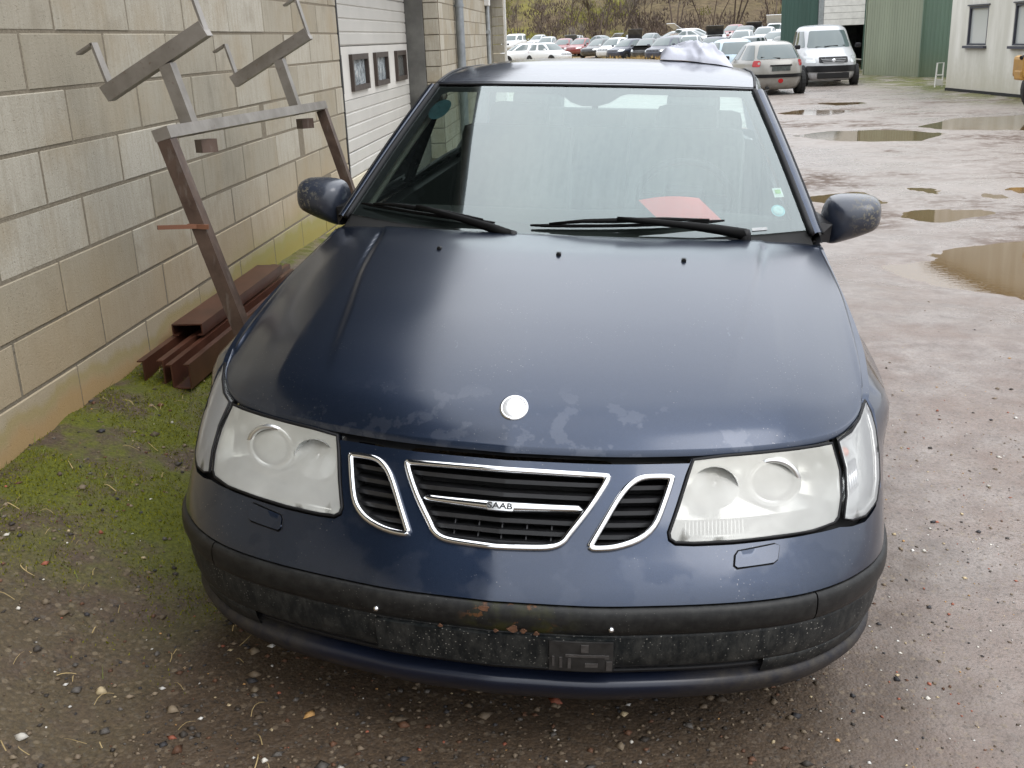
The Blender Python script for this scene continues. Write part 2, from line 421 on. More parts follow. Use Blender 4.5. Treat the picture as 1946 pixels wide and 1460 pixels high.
for P, zp in PUD:                                      # keep the shore of each puddle above its water
    s_ = pd(GX.ravel(), GY.ravel(), P).reshape(GX.shape); rim = (s_ > .17) & (s_ < .5); GZ2[rim] = np.maximum(GZ2[rim], zp + .004)
gf = [(j * NGX + i, j * NGX + i + 1, (j + 1) * NGX + i + 1, (j + 1) * NGX + i) for j in range(len(gy) - 1) for i in range(NGX - 1)]
ground = mesh('ground', np.stack([GX.ravel(), GY.ravel(), GZ2.ravel()], 1), gf, G_GROUND, None, True)
tag(ground, kind='structure')

# ---- puddles: brown silty water lying in the hollows
t = NT('puddle_water'); p = t.pos()
w = t.noise(p, 3.5, 3)
nm = t.bump(t.noise(t.pos(scale=(1, 3, 1)), 14, 2), .05, .004)
G_WATER = t.done(t.prin(t.mix(w, (.105, .062, .022), (.14, .09, .04)), .02, 0, nm, spec=.5, ior=1.33))
for P, zp in PUD:
    q = smooth_poly(P, 4); c = np.mean(q, 0); ring = inset(q, -.22)
    o = mesh('puddle', [(c[0], c[1], zp)] + [(a[0], a[1], zp) for a in ring], [(0, i + 1, (i + 1) % len(ring) + 1) for i in range(len(ring))], G_WATER)
    tag(o, kind='structure')

# ------------------------------------------------------------------ block-built workshop along the left
t = NT('concrete_block'); p = t.pos(); X, Y, Z = t.sep(p)
st = t.noise(t.pos(scale=(1, 1, .11)), 42, 5, .65); gr = t.noise(p, 130, 4, .7); bl = t.noise(p, 2.1, 5)
c = t.mix(t.ramp(t.rand(), [(0., 0.), (1., 1.)]), (.310, .278, .215), (.455, .425, .360))
pit = t.math('MULTIPLY', t.ramp(t.vor(p, 85), [(.10, 1.), (.22, 0.)]), t.ramp(t.noise(p, 30, 3), [(.48, 0.), (.58, 1.)]))
c = t.mix(t.ramp(st, [(.36, .34), (.58, 0.)]), c, (.235, .205, .15)); c = t.mix(t.math('MULTIPLY', pit, .75), c, (.14, .12, .09))
c = t.mix(t.ramp(gr, [(.3, .45), (.55, 0.)]), c, (.25, .215, .15))
c = t.mix(t.ramp(bl, [(.48, 0.), (.70, .55)]), c, (.30, .235, .145)); c = t.mix(t.ramp(t.noise(t.pos(loc=(3, 1, 2)), 5.5, 5), [(.55, 0.), (.72, .4)]), c, (.22, .19, .14))
# damp tide mark of ochre and green along the footing
hz_ = t.math('ADD', Z, t.math('MULTIPLY', t.math('SUBTRACT', t.noise(t.pos(scale=(1, 1, .4)), 3.2, 4), .5), .22))
near = t.mrange(Y, 8.5, 10.5, 1., 0.)
och = t.math('MULTIPLY', t.mrange(hz_, .36, .45, 1., 0.), near)
c = t.mix(t.math('MULTIPLY', och, .92), c, (.400, .225, .062))
gb = t.math('MULTIPLY', t.math('MULTIPLY', t.mrange(hz_, .38, .43), t.mrange(hz_, .43, .48, 1., 0.)), near)
c = t.mix(t.math('MULTIPLY', gb, .8), c, (.27, .25, .07))
pal_ = t.math('MULTIPLY', t.math('MULTIPLY', t.mrange(hz_, .43, .47), t.mrange(Z, .495, .505, 1., 0.)), near); c = t.mix(t.math('MULTIPLY', pal_, .6), c, (.40, .40, .35))
warm = t.mrange(hz_, .45, 1.05, .6, 0.); c = t.mix(t.math('MULTIPLY', warm, near), c, (.40, .30, .175))
gm = t.math('MULTIPLY', t.math('MULTIPLY', t.mrange(Y, 4.9, 6.2), t.mrange(hz_, .34, .62, 1., 0.)), near); c = t.mix(t.math('MULTIPLY', gm, .6), c, (.22, .23, .04))
# scuffs of pale mortar
sc_ = t.ramp(t.noise(t.pos(scale=(1, .8, 1.6), loc=(0, .3, .1)), 3.1, 5, .6), [(.70, 0.), (.73, .8)])
c = t.mix(t.math('MULTIPLY', sc_, t.mrange(Z, .9, 1.0, 1., 0.)), c, (.56, .52, .46))
hh = t.math('SUBTRACT', t.math('ADD', t.math('MULTIPLY', st, .5), t.math('MULTIPLY', gr, .8)), t.math('MULTIPLY', pit, .8))
BLOCK = t.done(t.prin(c, .92, 0, t.bump(hh, .55, .006), spec=.2))
t = NT('mortar'); p = t.pos()
MORTAR = t.done(t.prin(t.mix(t.noise(p, 60, 5), (.125, .103, .072), (.27, .235, .18)), .95, 0, t.bump(t.noise(p, 110, 4), .8, .006), spec=.15))

ws = thing('workshop', 'long workshop of beige concrete blocks with a roller door, filling the left side', 'building', (-1.96, 0, .1))
WO = np.array((-1.96, 0, .1))
def wpart(mb, name, mat, parent=ws, **k):
    mb.v = [tuple(np.array(v) - WO) for v in mb.v] if parent is ws else mb.v
    return mb.build(name, mat, parent, **k)
BH, BL_ = .2, .66
bcache = {}
def block_mesh(ln):
    k = round(ln, 3)
    if k not in bcache:
        a, b, e, c = ln / 2 - .0065, BH / 2 - .0055, .0035, .004
        V = [(-.06, s * a, q * b) for s, q in ((-1,-1),(1,-1),(1,1),(-1,1))] + [(-e, s * a, q * b) for s, q in ((-1,-1),(1,-1),(1,1),(-1,1))] + [(0, s * (a - e), q * (b - e)) for s, q in ((-1,-1),(1,-1),(1,1),(-1,1))]
        F = [(8,9,10,11)] + [(i + 4, (i+1) % 4 + 4, (i+1) % 4 + 8, i + 8) for i in range(4)] + [(i, (i+1) % 4, (i+1) % 4 + 4, i + 4) for i in range(4)]
        me = bpy.data.meshes.new('block'); me.from_pydata(V, [], F); me.materials.append(BLOCK); me.update(); bcache[k] = me
    return bcache[k]
EAVE = 5.1
spans = [(-3.3, 8.56, 1.0), (14.5, 21.3, 14.5)]
blocks = []; restb = MB()
for lo, hi, vis0 in spans:
    for n in range(0, int((EAVE - .1) / BH)):
        z = .2 + BH * n; off = 3.70 if n % 2 else 3.965
        if n == 0: pass
        k0 = int(math.floor((lo - off) / BL_)) - 1
        for k in range(k0, k0 + int((hi - lo) / BL_) + 4):
            a, b = max(lo, off + k * BL_), min(hi, off + (k + 1) * BL_)
            if b - a < .06: continue
            zmax = 1.95 + max(0, (a - 3)) * .022 + .1
            vis = b > 2.9 and z < zmax
            blocks.append((math.hypot((a + b) / 2, 2) if vis else 999, (a + b) / 2, z, b - a))
blocks.sort()
for i, (d, y, z, ln) in enumerate(blocks):
    jx, jr = random.uniform(-.003, .002), random.uniform(-.004, .004)
    if d < 900 and i < 296:
        o = bpy.data.objects.new('block', block_mesh(ln)); link(o, ws); o.location = (jx, y, z - .1); o.rotation_euler = (jr * .5, 0, jr)
    else:
        a, b, e = ln / 2 - .0065, BH / 2 - .0055, .0035
        V = [(-.06, s * a, q * b) for s, q in ((-1,-1),(1,-1),(1,1),(-1,1))] + [(-e, s * a, q * b) for s, q in ((-1,-1),(1,-1),(1,1),(-1,1))] + [(0, s * (a - e), q * (b - e)) for s, q in ((-1,-1),(1,-1),(1,1),(-1,1))]
        restb.add([(v[0] + jx, v[1] + y, v[2] + z - .1) for v in V], [(8,9,10,11)] + [(k + 4, (k+1) % 4 + 4, (k+1) % 4 + 8, k + 8) for k in range(4)] + [(k, (k+1) % 4, (k+1) % 4 + 4, k + 4) for k in range(4)])
tag(restb.build('block_courses', BLOCK, ws), kind='stuff')
m = MB()                                               # bedding behind the blocks: joints sit 9 mm back
def slab(x0, x1, y0, y1, z0, z1): m.box(((x0 + x1) / 2, (y0 + y1) / 2, (z0 + z1) / 2), (abs(x1 - x0), y1 - y0, z1 - z0))
slab(-2.30, -1.9635, -3.3, 8.553, -.2, EAVE); slab(-2.30, -1.9635, 14.505, 21.295, -.2, EAVE)
slab(-2.32, -1.97, 8.553, 14.505, 3.35, EAVE); slab(-2.32, -1.97, 21.295, 25.7, 2.75, EAVE)
wpart(m, 'mortar_bed', MORTAR)
m = MB(); V = []; NR = 200
for k in range(NR * 4 + 1):
    y = -3.3 + 29. * k / (NR * 4); xx = -1.925 + (.03 if k % 4 in (1, 2) else 0); V += [(xx, y, 2.12 if y < 8.7 else 2.72), (xx, y, EAVE)]
m.add(V, [(2*k, 2*k+2, 2*k+3, 2*k+1) for k in range(NR * 4)]); wpart(m, 'upper_cladding', simple('dark_sheet_cladding', (.018, .019, .021), .95, var=.3, spec=.03))
DARKC = simple('stained_concrete', (.105, .103, .096), .85, var=.5, vs=3., bumps=.4)
m = MB(); slab(-2.60, -2.302, -3.3, 8.5, -.2, EAVE); slab(-2.6, -2.302, 14.76, 21.2, -.2, EAVE); slab(-12, -2.61, -3.3, -3.1, -.2, EAVE); slab(-12, -2.61, 25.5, 25.7, -.2, EAVE); slab(-12.2, -12, -3.3, 25.7, -.2, EAVE); wpart(m, 'inner_wall', DARKC)
# far reveal of the door bay: dark concrete pier, then the return of the block wall
m = MB(); slab(-2.60, -2.17, 14.45, 14.75, -.2, 3.34); wpart(m, 'door_pier', DARKC)
m = MB()
for n in range(0, 16): m.box((-2.068, 14.51, .2 + n * BH), (.192, .05, BH - .012), bev=.006)
wpart(m, 'reveal_blocks', BLOCK)
m = MB()
for n in range(0, 13): m.box((-2.10, 25.62, .2 + n * BH), (.27, .16, BH - .012), bev=.006)
m.box((-2.35, 25.62, 1.4), (.22, .14, 2.9)); wpart(m, 'corner_blocks', BLOCK)
WHITEP = simple('white_paint', (.62, .61, .58), .5, var=.1)
GALV = simple('galvanised_steel', (.33, .35, .36), .42, metal=.55, var=.15, vs=14)
m = MB(); slab(-1.975, -1.93, 25.71, 25.95, -.2, EAVE - .05); wpart(m, 'corner_post', WHITEP)
# recessed side bay beyond: grey door, white meter box, conduit
m = MB(); slab(-2.62, -2.55, 21.3, 25.6, -.2, 2.75); wpart(m, 'bay_door', simple('grey_steel_door', (.10, .105, .11), .5, var=.2))
m = MB(); m.box((-1.92, 21.12, 2.45), (.09, .3, .46), bev=.01); wpart(m, 'meter_box', WHITEP)
m = MB(); m.tube([(-1.925, 21.15, 2.3), (-1.925, 21.15, -.1)], .04, 10); m.box((-1.93, 21.15, 1.75), (.09, .13, .06)); m.box((-1.93, 21.15, 1.05), (.09, .13, .06)); wpart(m, 'conduit', GALV)
# rain pipe
m = MB(); m.tube([(-1.885, 16.2, EAVE - .15), (-1.885, 16.2, .05)], .062, 16)
for z in (.75, 2.1, 3.6): m.lathe([(.062, -.02), (.07, -.02), (.07, .02), (.062, .02)], (-1.885, 16.2, z), n=16); m.box((-1.94, 16.2, z), (.08, .03, .03))
wpart(m, 'rain_pipe', simple('zinc_pipe', (.235, .255, .27), .45, metal=.3, var=.2, vs=9), smooth=False, angle=40)
# corner trims of the door bay: black rubber and a galvanised angle
BLACKR = simple('black_rubber', (.014, .014, .014), .7)
m = MB(); slab(-2.05, -1.957, 8.562, 8.60, -.1, 3.3); wpart(m, 'rubber_trim', BLACKR)
m = MB(); slab(-2.10, -1.985, 8.605, 8.66, -.1, 3.3); wpart(m, 'corner_angle', simple('pale_steel', (.36, .38, .39), .4, metal=.4))
# sectional door
SHEET = simple('door_sheet', (.49, .475, .44), .45, var=.07, vs=3, bumps=.05, bscale=300)
SHEETW = simple('door_sheet_pale', (.60, .58, .54), .45, var=.06, vs=3)
SHEETY = simple('door_sheet_yellowed', (.62, .56, .43), .5, var=.08, vs=4)
FRAMEB = simple('window_frame_brown', (.045, .032, .026), .45)
t = NT('crinkled_film'); p = t.pos()
f1 = t.noise(p, 9, 6, .7); WFILM = t.done(t.prin(t.ramp(f1, [(.32, (.10, .12, .13)), (.5, (.30, .34, .36)), (.66, (.62, .64, .63))]), .22, 0, t.bump(f1, 1., .05), spec=.6))
t = NT('dull_pane'); WPANE = t.done(t.prin((.10, .105, .10), .2, 0, spec=.6))
DX = -2.40; dy0, dy1 = 8.62, 14.44
wins = [(9.70, 10.40), (10.88, 11.70), (12.12, 12.88), (13.46, 14.16)]
secs = [(.02, .33), (.33, .58), (.58, 1.09), (1.09, 1.605), (1.605, 2.11), (2.11, 2.62), (2.62, 3.13), (3.13, 3.34)]
for k, (z0, z1) in enumerate(secs):
    if k == 3:
        m = MB(); zz0, zz1 = 1.165, 1.525; ys = [dy0] + [v for w_ in wins for v in w_] + [dy1]
        def rect(y0, y1, a, b): m.box((DX - .02, (y0 + y1) / 2, (a + b) / 2), (.04, y1 - y0, b - a))
        rect(dy0, dy1, z0 + .004, zz0); rect(dy0, dy1, zz1, z1 - .004)
        for i in range(0, len(ys), 2): rect(ys[i], ys[i+1], zz0 + .0005, zz1 - .0005)
        po = wpart(m, 'door_panel', SHEETW)
        for wi, (a, b) in enumerate(wins):
            m = MB(); e = .055
            m.box((DX + .012, (a + b) / 2, zz1 - e / 2), (.05, b - a, e)); m.box((DX + .012, (a + b) / 2, zz0 + e / 2), (.05, b - a, e))
            m.box((DX + .0125, a + e / 2, (zz0 + zz1) / 2), (.05, e, zz1 - zz0 - 2 * e)); m.box((DX + .0125, b - e / 2, (zz0 + zz1) / 2), (.05, e, zz1 - zz0 - 2 * e))
            fo = wpart(m, 'door_window', FRAMEB)
            m = MB(); m.box((DX - .006, (a + b) / 2, (zz0 + zz1) / 2), (.008, b - a - 2 * e, zz1 - zz0 - 2 * e)); m.v = [tuple(np.array(v) - WO) for v in m.v]
            m.build('pane', WFILM if wi < 3 else WPANE, fo)
        continue
    prof = []; nr = max(1, round((z1 - z0) / .127)); rib = (z1 - z0) / nr
    for r_ in range(nr):
        a = z0 + r_ * rib; prof += [(-.010, a + .006), (0, a + .016), (0, a + rib - .010), (-.010, a + rib - .002)]
    m = MB(); V = []; F = []
    for y in (dy0, dy1): V += [(DX + q[0], y, q[1]) for q in prof]
    n_ = len(prof); F = [(i, i + 1, n_ + i + 1, n_ + i) for i in range(n_ - 1)]; m.add(V, F); m.box((DX - .03, (dy0 + dy1) / 2, (z0 + z1) / 2), (.03, dy1 - dy0, z1 - z0 - .004))
    wpart(m, 'door_panel', SHEETY if k == 0 else SHEET)
# eaves and roof
ROOFM = simple('roof_sheet', (.085, .088, .09), .6, var=.2)
m = MB(); m.box((-1.78, 11.2, EAVE + .07), (.36, 29.4, .14)); wpart(m, 'eave', simple('eave_board', (.02, .019, .019), .95, spec=.05))
m = MB(); V = [(-1.58, -3.5, EAVE + .15), (-1.58, 25.95, EAVE + .15), (-7.1, 25.95, EAVE + 1.6), (-7.1, -3.5, EAVE + 1.6), (-12.4, 25.95, EAVE + .15), (-12.4, -3.5, EAVE + .15)]
m.add(V, [(0,1,2,3), (3,2,4,5)]); V2 = [(a, b, c + .06) for a, b, c in V]; m.add(V2, [(0,1,2,3), (3,2,4,5)]); ro = wpart(m, 'roof', ROOFM)
m = MB()
for k in range(98): m.beam((-1.60, -3.4 + k * .3, EAVE + .225), (-7.1, -3.4 + k * .3, EAVE + 1.67), .05, .03)
m.v = [tuple(np.array(v) - WO) for v in m.v]; tag(m.build('roof_rib', ROOFM, ro), kind='stuff')
m = MB()
for k in range(12):
    a = math.pi * k / 12; b = math.pi * (k + 1) / 12
    V = [(-1.52 + .07 * math.cos(q), y, EAVE + .13 - .07 * math.sin(q)) for y in (-3.5, 25.9) for q in (a, b)]; m.add(V, [(0, 1, 3, 2)])
wpart(m, 'gutter', GALV)

# ------------------------------------------------------------------ steel rack leaning on the wall
t = NT('rusty_steel'); p = t.pos(); n = t.noise(p, 11, 6, .65); n2 = t.noise(t.pos(scale=(1, 1, .3)), 38, 4)
c = t.mix(t.ramp(n, [(.35, 0.), (.65, 1.)]), (.060, .036, .026), (.115, .075, .055)); c = t.mix(t.ramp(n2, [(.55, 0.), (.75, .6)]), c, (.20, .175, .15))
RUST = t.done(t.prin(c, .5, .25, t.bump(n2, .12, .002)))
t = NT('bare_steel'); p = t.pos(); n = t.noise(p, 8, 5); n2 = t.noise(p, 60, 4)
c = t.mix(t.ramp(n, [(.3, 0.), (.7, 1.)]), (.165, .145, .12), (.30, .275, .245)); c = t.mix(t.ramp(n2, [(.62, 0.), (.75, .5)]), c, (.12, .06, .03))
BSTEEL = t.done(t.prin(c, .4, .5))
rk = thing('steel_rack', 'rusty welded steel rack with two hooked arms leaning against the block wall', 'rack', (-1.3, 3.7, .2)); RO = np.array((-1.3, 3.7, .2))
def rp_(name, mat, f, parent=rk):
    m = MB(); f(m); m.v = [tuple(np.array(v) - RO) for v in m.v]; return m.build(name, mat, parent)
th, ph, th2 = .263, .492, .252
ru = np.array((-math.sin(th), 0, math.cos(th))); rv = np.array((-math.sin(th2), 0, math.cos(th2))); rn = np.array((math.cos(ph), 0, math.sin(ph)))
rail = lambda y: np.array((-1.487 + .002 * (y - 3.72), y, 1.320 - .02 * (y - 3.72)))
pa, pb = rail(3.696), rail(5.928)
for q in (pa, pb):
    top = q + ru * .0
    ln = 1.2
    while (q - ru * ln)[2] < gz(*(q - ru * ln)[:2]) - .02: ln -= .01
    rp_('post', RUST, lambda m: m.beam(q - ru * ln, top, .062, .05, (1, 0, 0)))
rp_('top_rail', BSTEEL, lambda m: m.beam(pa + ru * .022 + (0, -.03, 0), pb + ru * .022 + (0, .03, 0), .06, .042, ru))
pk = pa - ru * .312
rp_('peg', simple('rust_bar', (.16, .065, .032), .7), lambda m: (m.beam(pk + (0, -.045, 0), pk + (-.11, -.12, .012), .012, .014), m.beam(pk + (-.035, -.032, 0), pk + (.04, -.032, -.005), .012, .016)))
for y1, h_ in ((3.958, .293), (5.438, .308)):
    b0 = rail(y1); j = b0 + rv * h_
    so = rp_('arm_stem', BSTEEL, lambda m: m.beam(b0 + rv * .044, j - rv * .03, .06, .046, (1, 0, 0)))
    rp_('arm_bar', BSTEEL, lambda m: m.beam(j - rn * .268, j + rn * .192, .058, .062, (0, 1, 0)))
    for e, so_ in ((-.244, .03), (.189, -.01)):
        k0 = j + rn * e + rv * .028; k1 = k0 + rv * .15; k2 = k1 - rn * .07
        rp_('hook', BSTEEL, lambda m: (m.beam(k0 - rv * .05, k1, .05, .009, rn), m.beam(k1 - rv * .004, k2 - rv * .004, .05, .009, rv)))
    rp_('end_stub', RUST, lambda m: m.beam(b0 + (.02, .10, -.052), b0 + (-.03, .165, -.056), .062, .05))
# ------------------------------------------------------------------ brown folded steel channels on the ground
t = NT('red_brown_paint'); p = t.pos(); n = t.noise(p, 6, 5)
REDB = t.done(t.prin(t.mix(t.ramp(n, [(.35, 0.), (.7, 1.)]), (.050, .018, .010), (.090, .034, .020)), .38, 0, t.bump(t.noise(p, 40, 3), .08, .003)))
def channel(label, x0, x1, z0, z1, y0, y1, lip, open_up, dz=0.):
    m = MB(); th_ = .006; xc = (x0 + x1) / 2
    def b(xa, xb, za, zb): m.box(((xa + xb) / 2 - xc, (y1 - y0) / 2, (za + zb) / 2 - z0), (xb - xa, y1 - y0, zb - za))
    b(x0, x0 + th_, z0, z1); b(x1 - th_, x1, z0, z1)
    if open_up: b(x0 + th_, x1 - th_, z0, z0 + th_); b(x0 - lip, x0, z1 - th_, z1); b(x1 - lip - th_, x1 - th_, z1 - th_, z1)
    else: b(x0 + th_, x1 - th_, z1 - th_, z1); b(x0 + th_, x0 + th_ + lip, z0, z0 + th_); b(x1 - th_ - lip, x1 - th_, z0, z0 + th_)
    o = m.build('steel_channel', REDB); o.location = (xc, y0, z0); o.rotation_euler = (R(dz), 0, 0)
    return tag(o, label, 'steel channel', 'brown steel channels by the wall')
channel('open red brown steel channel lying lowest, nearest the block wall', -1.865, -1.775, .30, .405, 4.05, 6.0, .022, True)
channel('red brown steel box channel lying on top of the two others', -1.875, -1.735, .408, .462, 4.42, 5.7, .02, False)
channel('dark brown steel channel on the mossy ground, farthest from the block wall', -1.735, -1.655, .29, .395, 4.02, 5.9, .020, True)
# ------------------------------------------------------------------ the dark blue car
car = thing('saloon_car', 'dark blue saloon car with clouded headlamps filling the foreground, front towards us', 'car')
mw = Matrix.Identity(4)
for i in range(3):
    for j in range(3): mw[i][j] = CRc[i][j]
    mw[i][3] = CT[i]
car.matrix_world = mw
def paint(name, cr0, cr1, film, water=0., nosef=0.):
    t = NT(name); p = t.pos(obj=True); big = t.noise(p, 2.3, 4); fine = t.noise(p, 60, 4, .7); sp = t.vor(p, 95)
    b = t.mix(t.ramp(t.noise(p, 900, 2), [(.35, 0.), (.7, 1.)]), (.0125, .0220, .044), (.0215, .0350, .068))
    dust = t.math('MULTIPLY', t.ramp(fine, [(.35, .55), (.7, 1.)]), film)
    b = t.mix(dust, b, (.17, .17, .18))
    spots = t.math('MULTIPLY', t.ramp(sp, [(.07, .9), (.15, 0.)]), t.ramp(t.noise(p, 7, 3), [(.52, 0.), (.66, 1.)]))
    b = t.mix(t.math('MULTIPLY', spots, .55), b, (.30, .29, .28))
    Yq = t.sep(p)[1]; nose = t.math('MULTIPLY', t.mrange(Yq, .30, .42, 1., 0.), t.ramp(t.noise(p, 13, 4, .6), [(.56, 0.), (.60, 1.)])); b = t.mix(t.math('MULTIPLY', nose, nosef), b, (.24, .25, .28))
    scr = t.math('MULTIPLY', t.ramp(t.noise(t.pos(scale=(1, .25, 1), obj=True, rot=(0, 0, R(35))), 55, 3, .7), [(.66, 0.), (.70, 1.)]), t.ramp(t.noise(p, 3.1, 2), [(.52, 0.), (.66, 1.)])); b = t.mix(t.math('MULTIPLY', scr, nosef), b, (.30, .31, .34))
    rg = t.mrange(big, .3, .7, cr0, cr1)
    if water:
        wm = t.noise(p, 7.5, 4, .5); wmask = t.ramp(wm, [(.49, 0.), (.54, 1.)])
        b = t.mix(t.math('MULTIPLY', wmask, water), b, (.20, .21, .24)); rg = t.math('ADD', rg, t.math('MULTIPLY', wmask, .07))
    mt_ = t.math('SUBTRACT', .92, t.math('MULTIPLY', dust, 4.), clamp=True); return t.done(t.prin(b, .36, mt_, t.bump(t.noise(p, 350, 2), .015, .001), 1., rg, spec=.2))
PAINT_HOOD = paint('dull_blue_paint', .15, .21, .022, 0., .10)
PAINT_ROOF = paint('roof_paint', .10, .16, .05)
PAINT = paint('blue_paint', .08, .15, .02, .045)
BLACKP = None
t = NT('black_bumper_plastic'); p = t.pos(obj=True); n = t.noise(p, 45, 5, .7); X, Y, Z = t.sep(p)
c = t.mix(t.ramp(n, [(.4, 0.), (.75, .55)]), (.008, .008, .008), (.034, .034, .031))
sp = t.math('MULTIPLY', t.ramp(t.vor(p, 130), [(.06, .8), (.12, 0.)]), t.ramp(t.noise(p, 9, 3), [(.45, 0.), (.6, 1.)]))
c = t.mix(sp, c, (.26, .25, .22))
moss_ = t.math('MULTIPLY', t.math('MULTIPLY', t.mrange(X, -.10, .0), t.mrange(X, .12, .22, 1., 0.)), t.ramp(t.noise(p, 22, 4), [(.45, 0.), (.6, .8)]))
c = t.mix(t.math('MULTIPLY', moss_, t.mrange(Z, .385, .43, 1., .35)), c, (.05, .05, .008))
rst = t.math('MULTIPLY', t.ramp(t.noise(p, 34, 4), [(.60, 0.), (.64, 1.)]), t.math('MULTIPLY', t.mrange(X, -.08, -.02), t.mrange(X, .10, .16, 1., 0.)))
c = t.mix(t.math('MULTIPLY', rst, .7), c, (.13, .055, .02))
BUMPER = t.done(t.prin(c, .45, 0, t.bump(n, .12, .002), spec=.3))
t = NT('dirty_valance_plastic'); p = t.pos(obj=True); n = t.noise(t.pos(scale=(1, 1, .45), obj=True), 38, 6, .72); X, Y, Z = t.sep(p)
c = t.mix(t.ramp(n, [(.42, 0.), (.72, .75)]), (.007, .009, .010), (.060, .060, .055))
sp = t.math('MULTIPLY', t.ramp(t.vor(p, 110), [(.10, .9), (.20, 0.)]), t.ramp(t.noise(p, 6, 3), [(.4, .1), (.6, 1.)]))
c = t.mix(sp, c, (.33, .32, .29))
VALANCE = t.done(t.prin(c, .55, 0, t.bump(n, .2, .002), spec=.3))
CHROME = NT('chrome'); CHROME = CHROME.done(CHROME.prin((.80, .81, .82), .09, 1.))
t = NT('satin_silver'); SILVER = t.done(t.prin((.78, .79, .79), .32, 1.))
t = NT('lamp_bowl'); BOWL = t.done(t.prin((.78, .79, .77), .24, .75))
GRILLE = simple('grille_plastic', (.011, .011, .012), .34, var=.3, vs=40)
DARK = simple('dark_recess', (.006, .006, .006), .8)
SEAL = simple('rubber_seal', (.007, .007, .008), .5, spec=.25)
TRIMB = simple('black_trim', (.009, .009, .010), .42, var=.3, vs=30, spec=.25)

ptab = pchip([(.12,.12),(.165,.085),(.2,.055),(.25,.03),(.33,.008),(.42,-.005),(.46,.0),(.50,.025),(.56,.075),(.62,.125),(.68,.185),(.74,.245),(.80,.32),(.86,.40),(.92,.46),(1.1,.5)])
stab = [(0,0,0),(.2,.2,.012),(.37,.37,.043),(.54,.54,.088),(.65,.65,.133),(.70,.70,.163),(.76,.76,.212),(.81,.805,.262),(.86,.845,.32),(.93,.878,.40),(1.02,.895,.50),(1.12,.902,.60),(1.24,.905,.72)]
Xs = pchip([(a, b) for a, b, c in stab]); Bs = pchip([(a, c) for a, b, c in stab]); XB = pchip([(c, b) for a, b, c in stab])
SB = pchip([(c, a) for a, b, c in stab])
qtab = pchip([(.10,.945),(.165,.965),(.25,.988),(.35,1.),(.58,1.),(.68,.995),(.74,.985),(.80,.965),(.87,.937),(.95,.905),(1.05,.87)])
def fpt(s, z):
    sg = -1 if s < 0 else 1; a = abs(s)
    return np.array((sg * Xs(a) * qtab(z), ptab(z) + Bs(a), z))
def fmap(s, z, off=0.):
    P0 = fpt(s, z)
    if off:
        du = fpt(s + .004, z) - fpt(s - .004, z); dv = fpt(s, z + .004) - fpt(s, z - .004); n = np.cross(du, dv); n /= np.linalg.norm(n)
        P0 = P0 + n * off
    return P0
S_of_x = pchip([(b, a) for a, b, c in stab])
def sx(P): return [(math.copysign(S_of_x(abs(x)), x), z) for x, z in P]
HL = sx([(.738,.5735),(.686,.570),(.60,.570),(.51,.568),(.425,.568),(.385,.570),(.372,.577),(.369,.588),(.387,.634),(.406,.684),(.419,.711),(.485,.7155),(.588,.7175),(.678,.717),(.742,.714),(.756,.663),(.756,.615),(.748,.582)])
TU = [(.761,.575),(.769,.615),(.770,.663),(.757,.714),(.797,.722),(.830,.738),(.866,.760),(.882,.735),(.894,.70),(.899,.65),(.894,.605),(.872,.571),(.826,.560),(.785,.565)]
GC = sx([(-.238,.681),(-.232,.688),(-.217,.691),(-.061,.6935),(.061,.6935),(.217,.691),(.232,.688),(.238,.681),(.229,.663),(.201,.626),(.163,.583),(.147,.565),(.122,.554),(.081,.5505),(0,.549),(-.081,.5505),(-.122,.554),(-.147,.565),(-.163,.583),(-.201,.626),(-.229,.663)])
GS = sx([(.196,.562),(.203,.556),(.215,.554),(.258,.557),(.307,.570),(.341,.594),(.360,.630),(.377,.672),(.377,.683),(.368,.688),(.345,.689),(.308,.688),(.282,.679),(.259,.661),(.236,.632),(.211,.594),(.196,.570)])
GS2 = [(-a, b) for a, b in GS][::-1]
HL2 = [(-a, b) for a, b in HL][::-1]; TU2 = [(-a, b) for a, b in TU][::-1]
WC = sx([(.513,.545),(.520,.553),(.60,.560),(.612,.555),(.608,.531),(.598,.525),(.520,.522),(.512,.527)]); WC2 = [(-a, b) for a, b in WC][::-1]

# --- bumper cover (painted): under the lamps and round the grilles
END = 1.10
lampline = [(.405,.7045),(.40,.69)] + [(a, b) for a, b in inset(HL, -.004)][9:6:-1]
outl = [(s, .4645) for s in np.linspace(-END, END, 60)]
rt = [(END, .555), (1.0, .562), (.918, .572), (.899, .588)] + [(a, b - .005) for a, b in ((.894,.603),(.872,.567),(.826,.555),(.785,.560),(.752,.568))] 
rt += [(a, b) for a, b in inset(HL, -.0045)[1:11]]
rt += [(.418, .7075)]
top = [(s, .7040) for s in np.linspace(.40, -.40, 20)]
outl = outl + rt[:-1] + [(.412, .7040)] + top + [(-.412, .7040)] + [(-a, b) for a, b in rt[:-1]][::-1]
cover = panel('bumper_cover', outl, fmap, PAINT, car, holes=[inset(GC, .008), inset(GS, .008), inset(GS2, .008), WC, WC2], step=.022, skirt=.018)
for W in (WC, WC2):
    wc_ = panel('washer_cover', inset(W, .0022), fmap, PAINT, car, step=.010, skirt=.012, off=.006); m = MB(); m.tube([fmap(a, b, .0005) for a, b in inset(W, .0003)], .0014, 6, closed=True); m.build('cover_gap', SEAL, wc_, True)
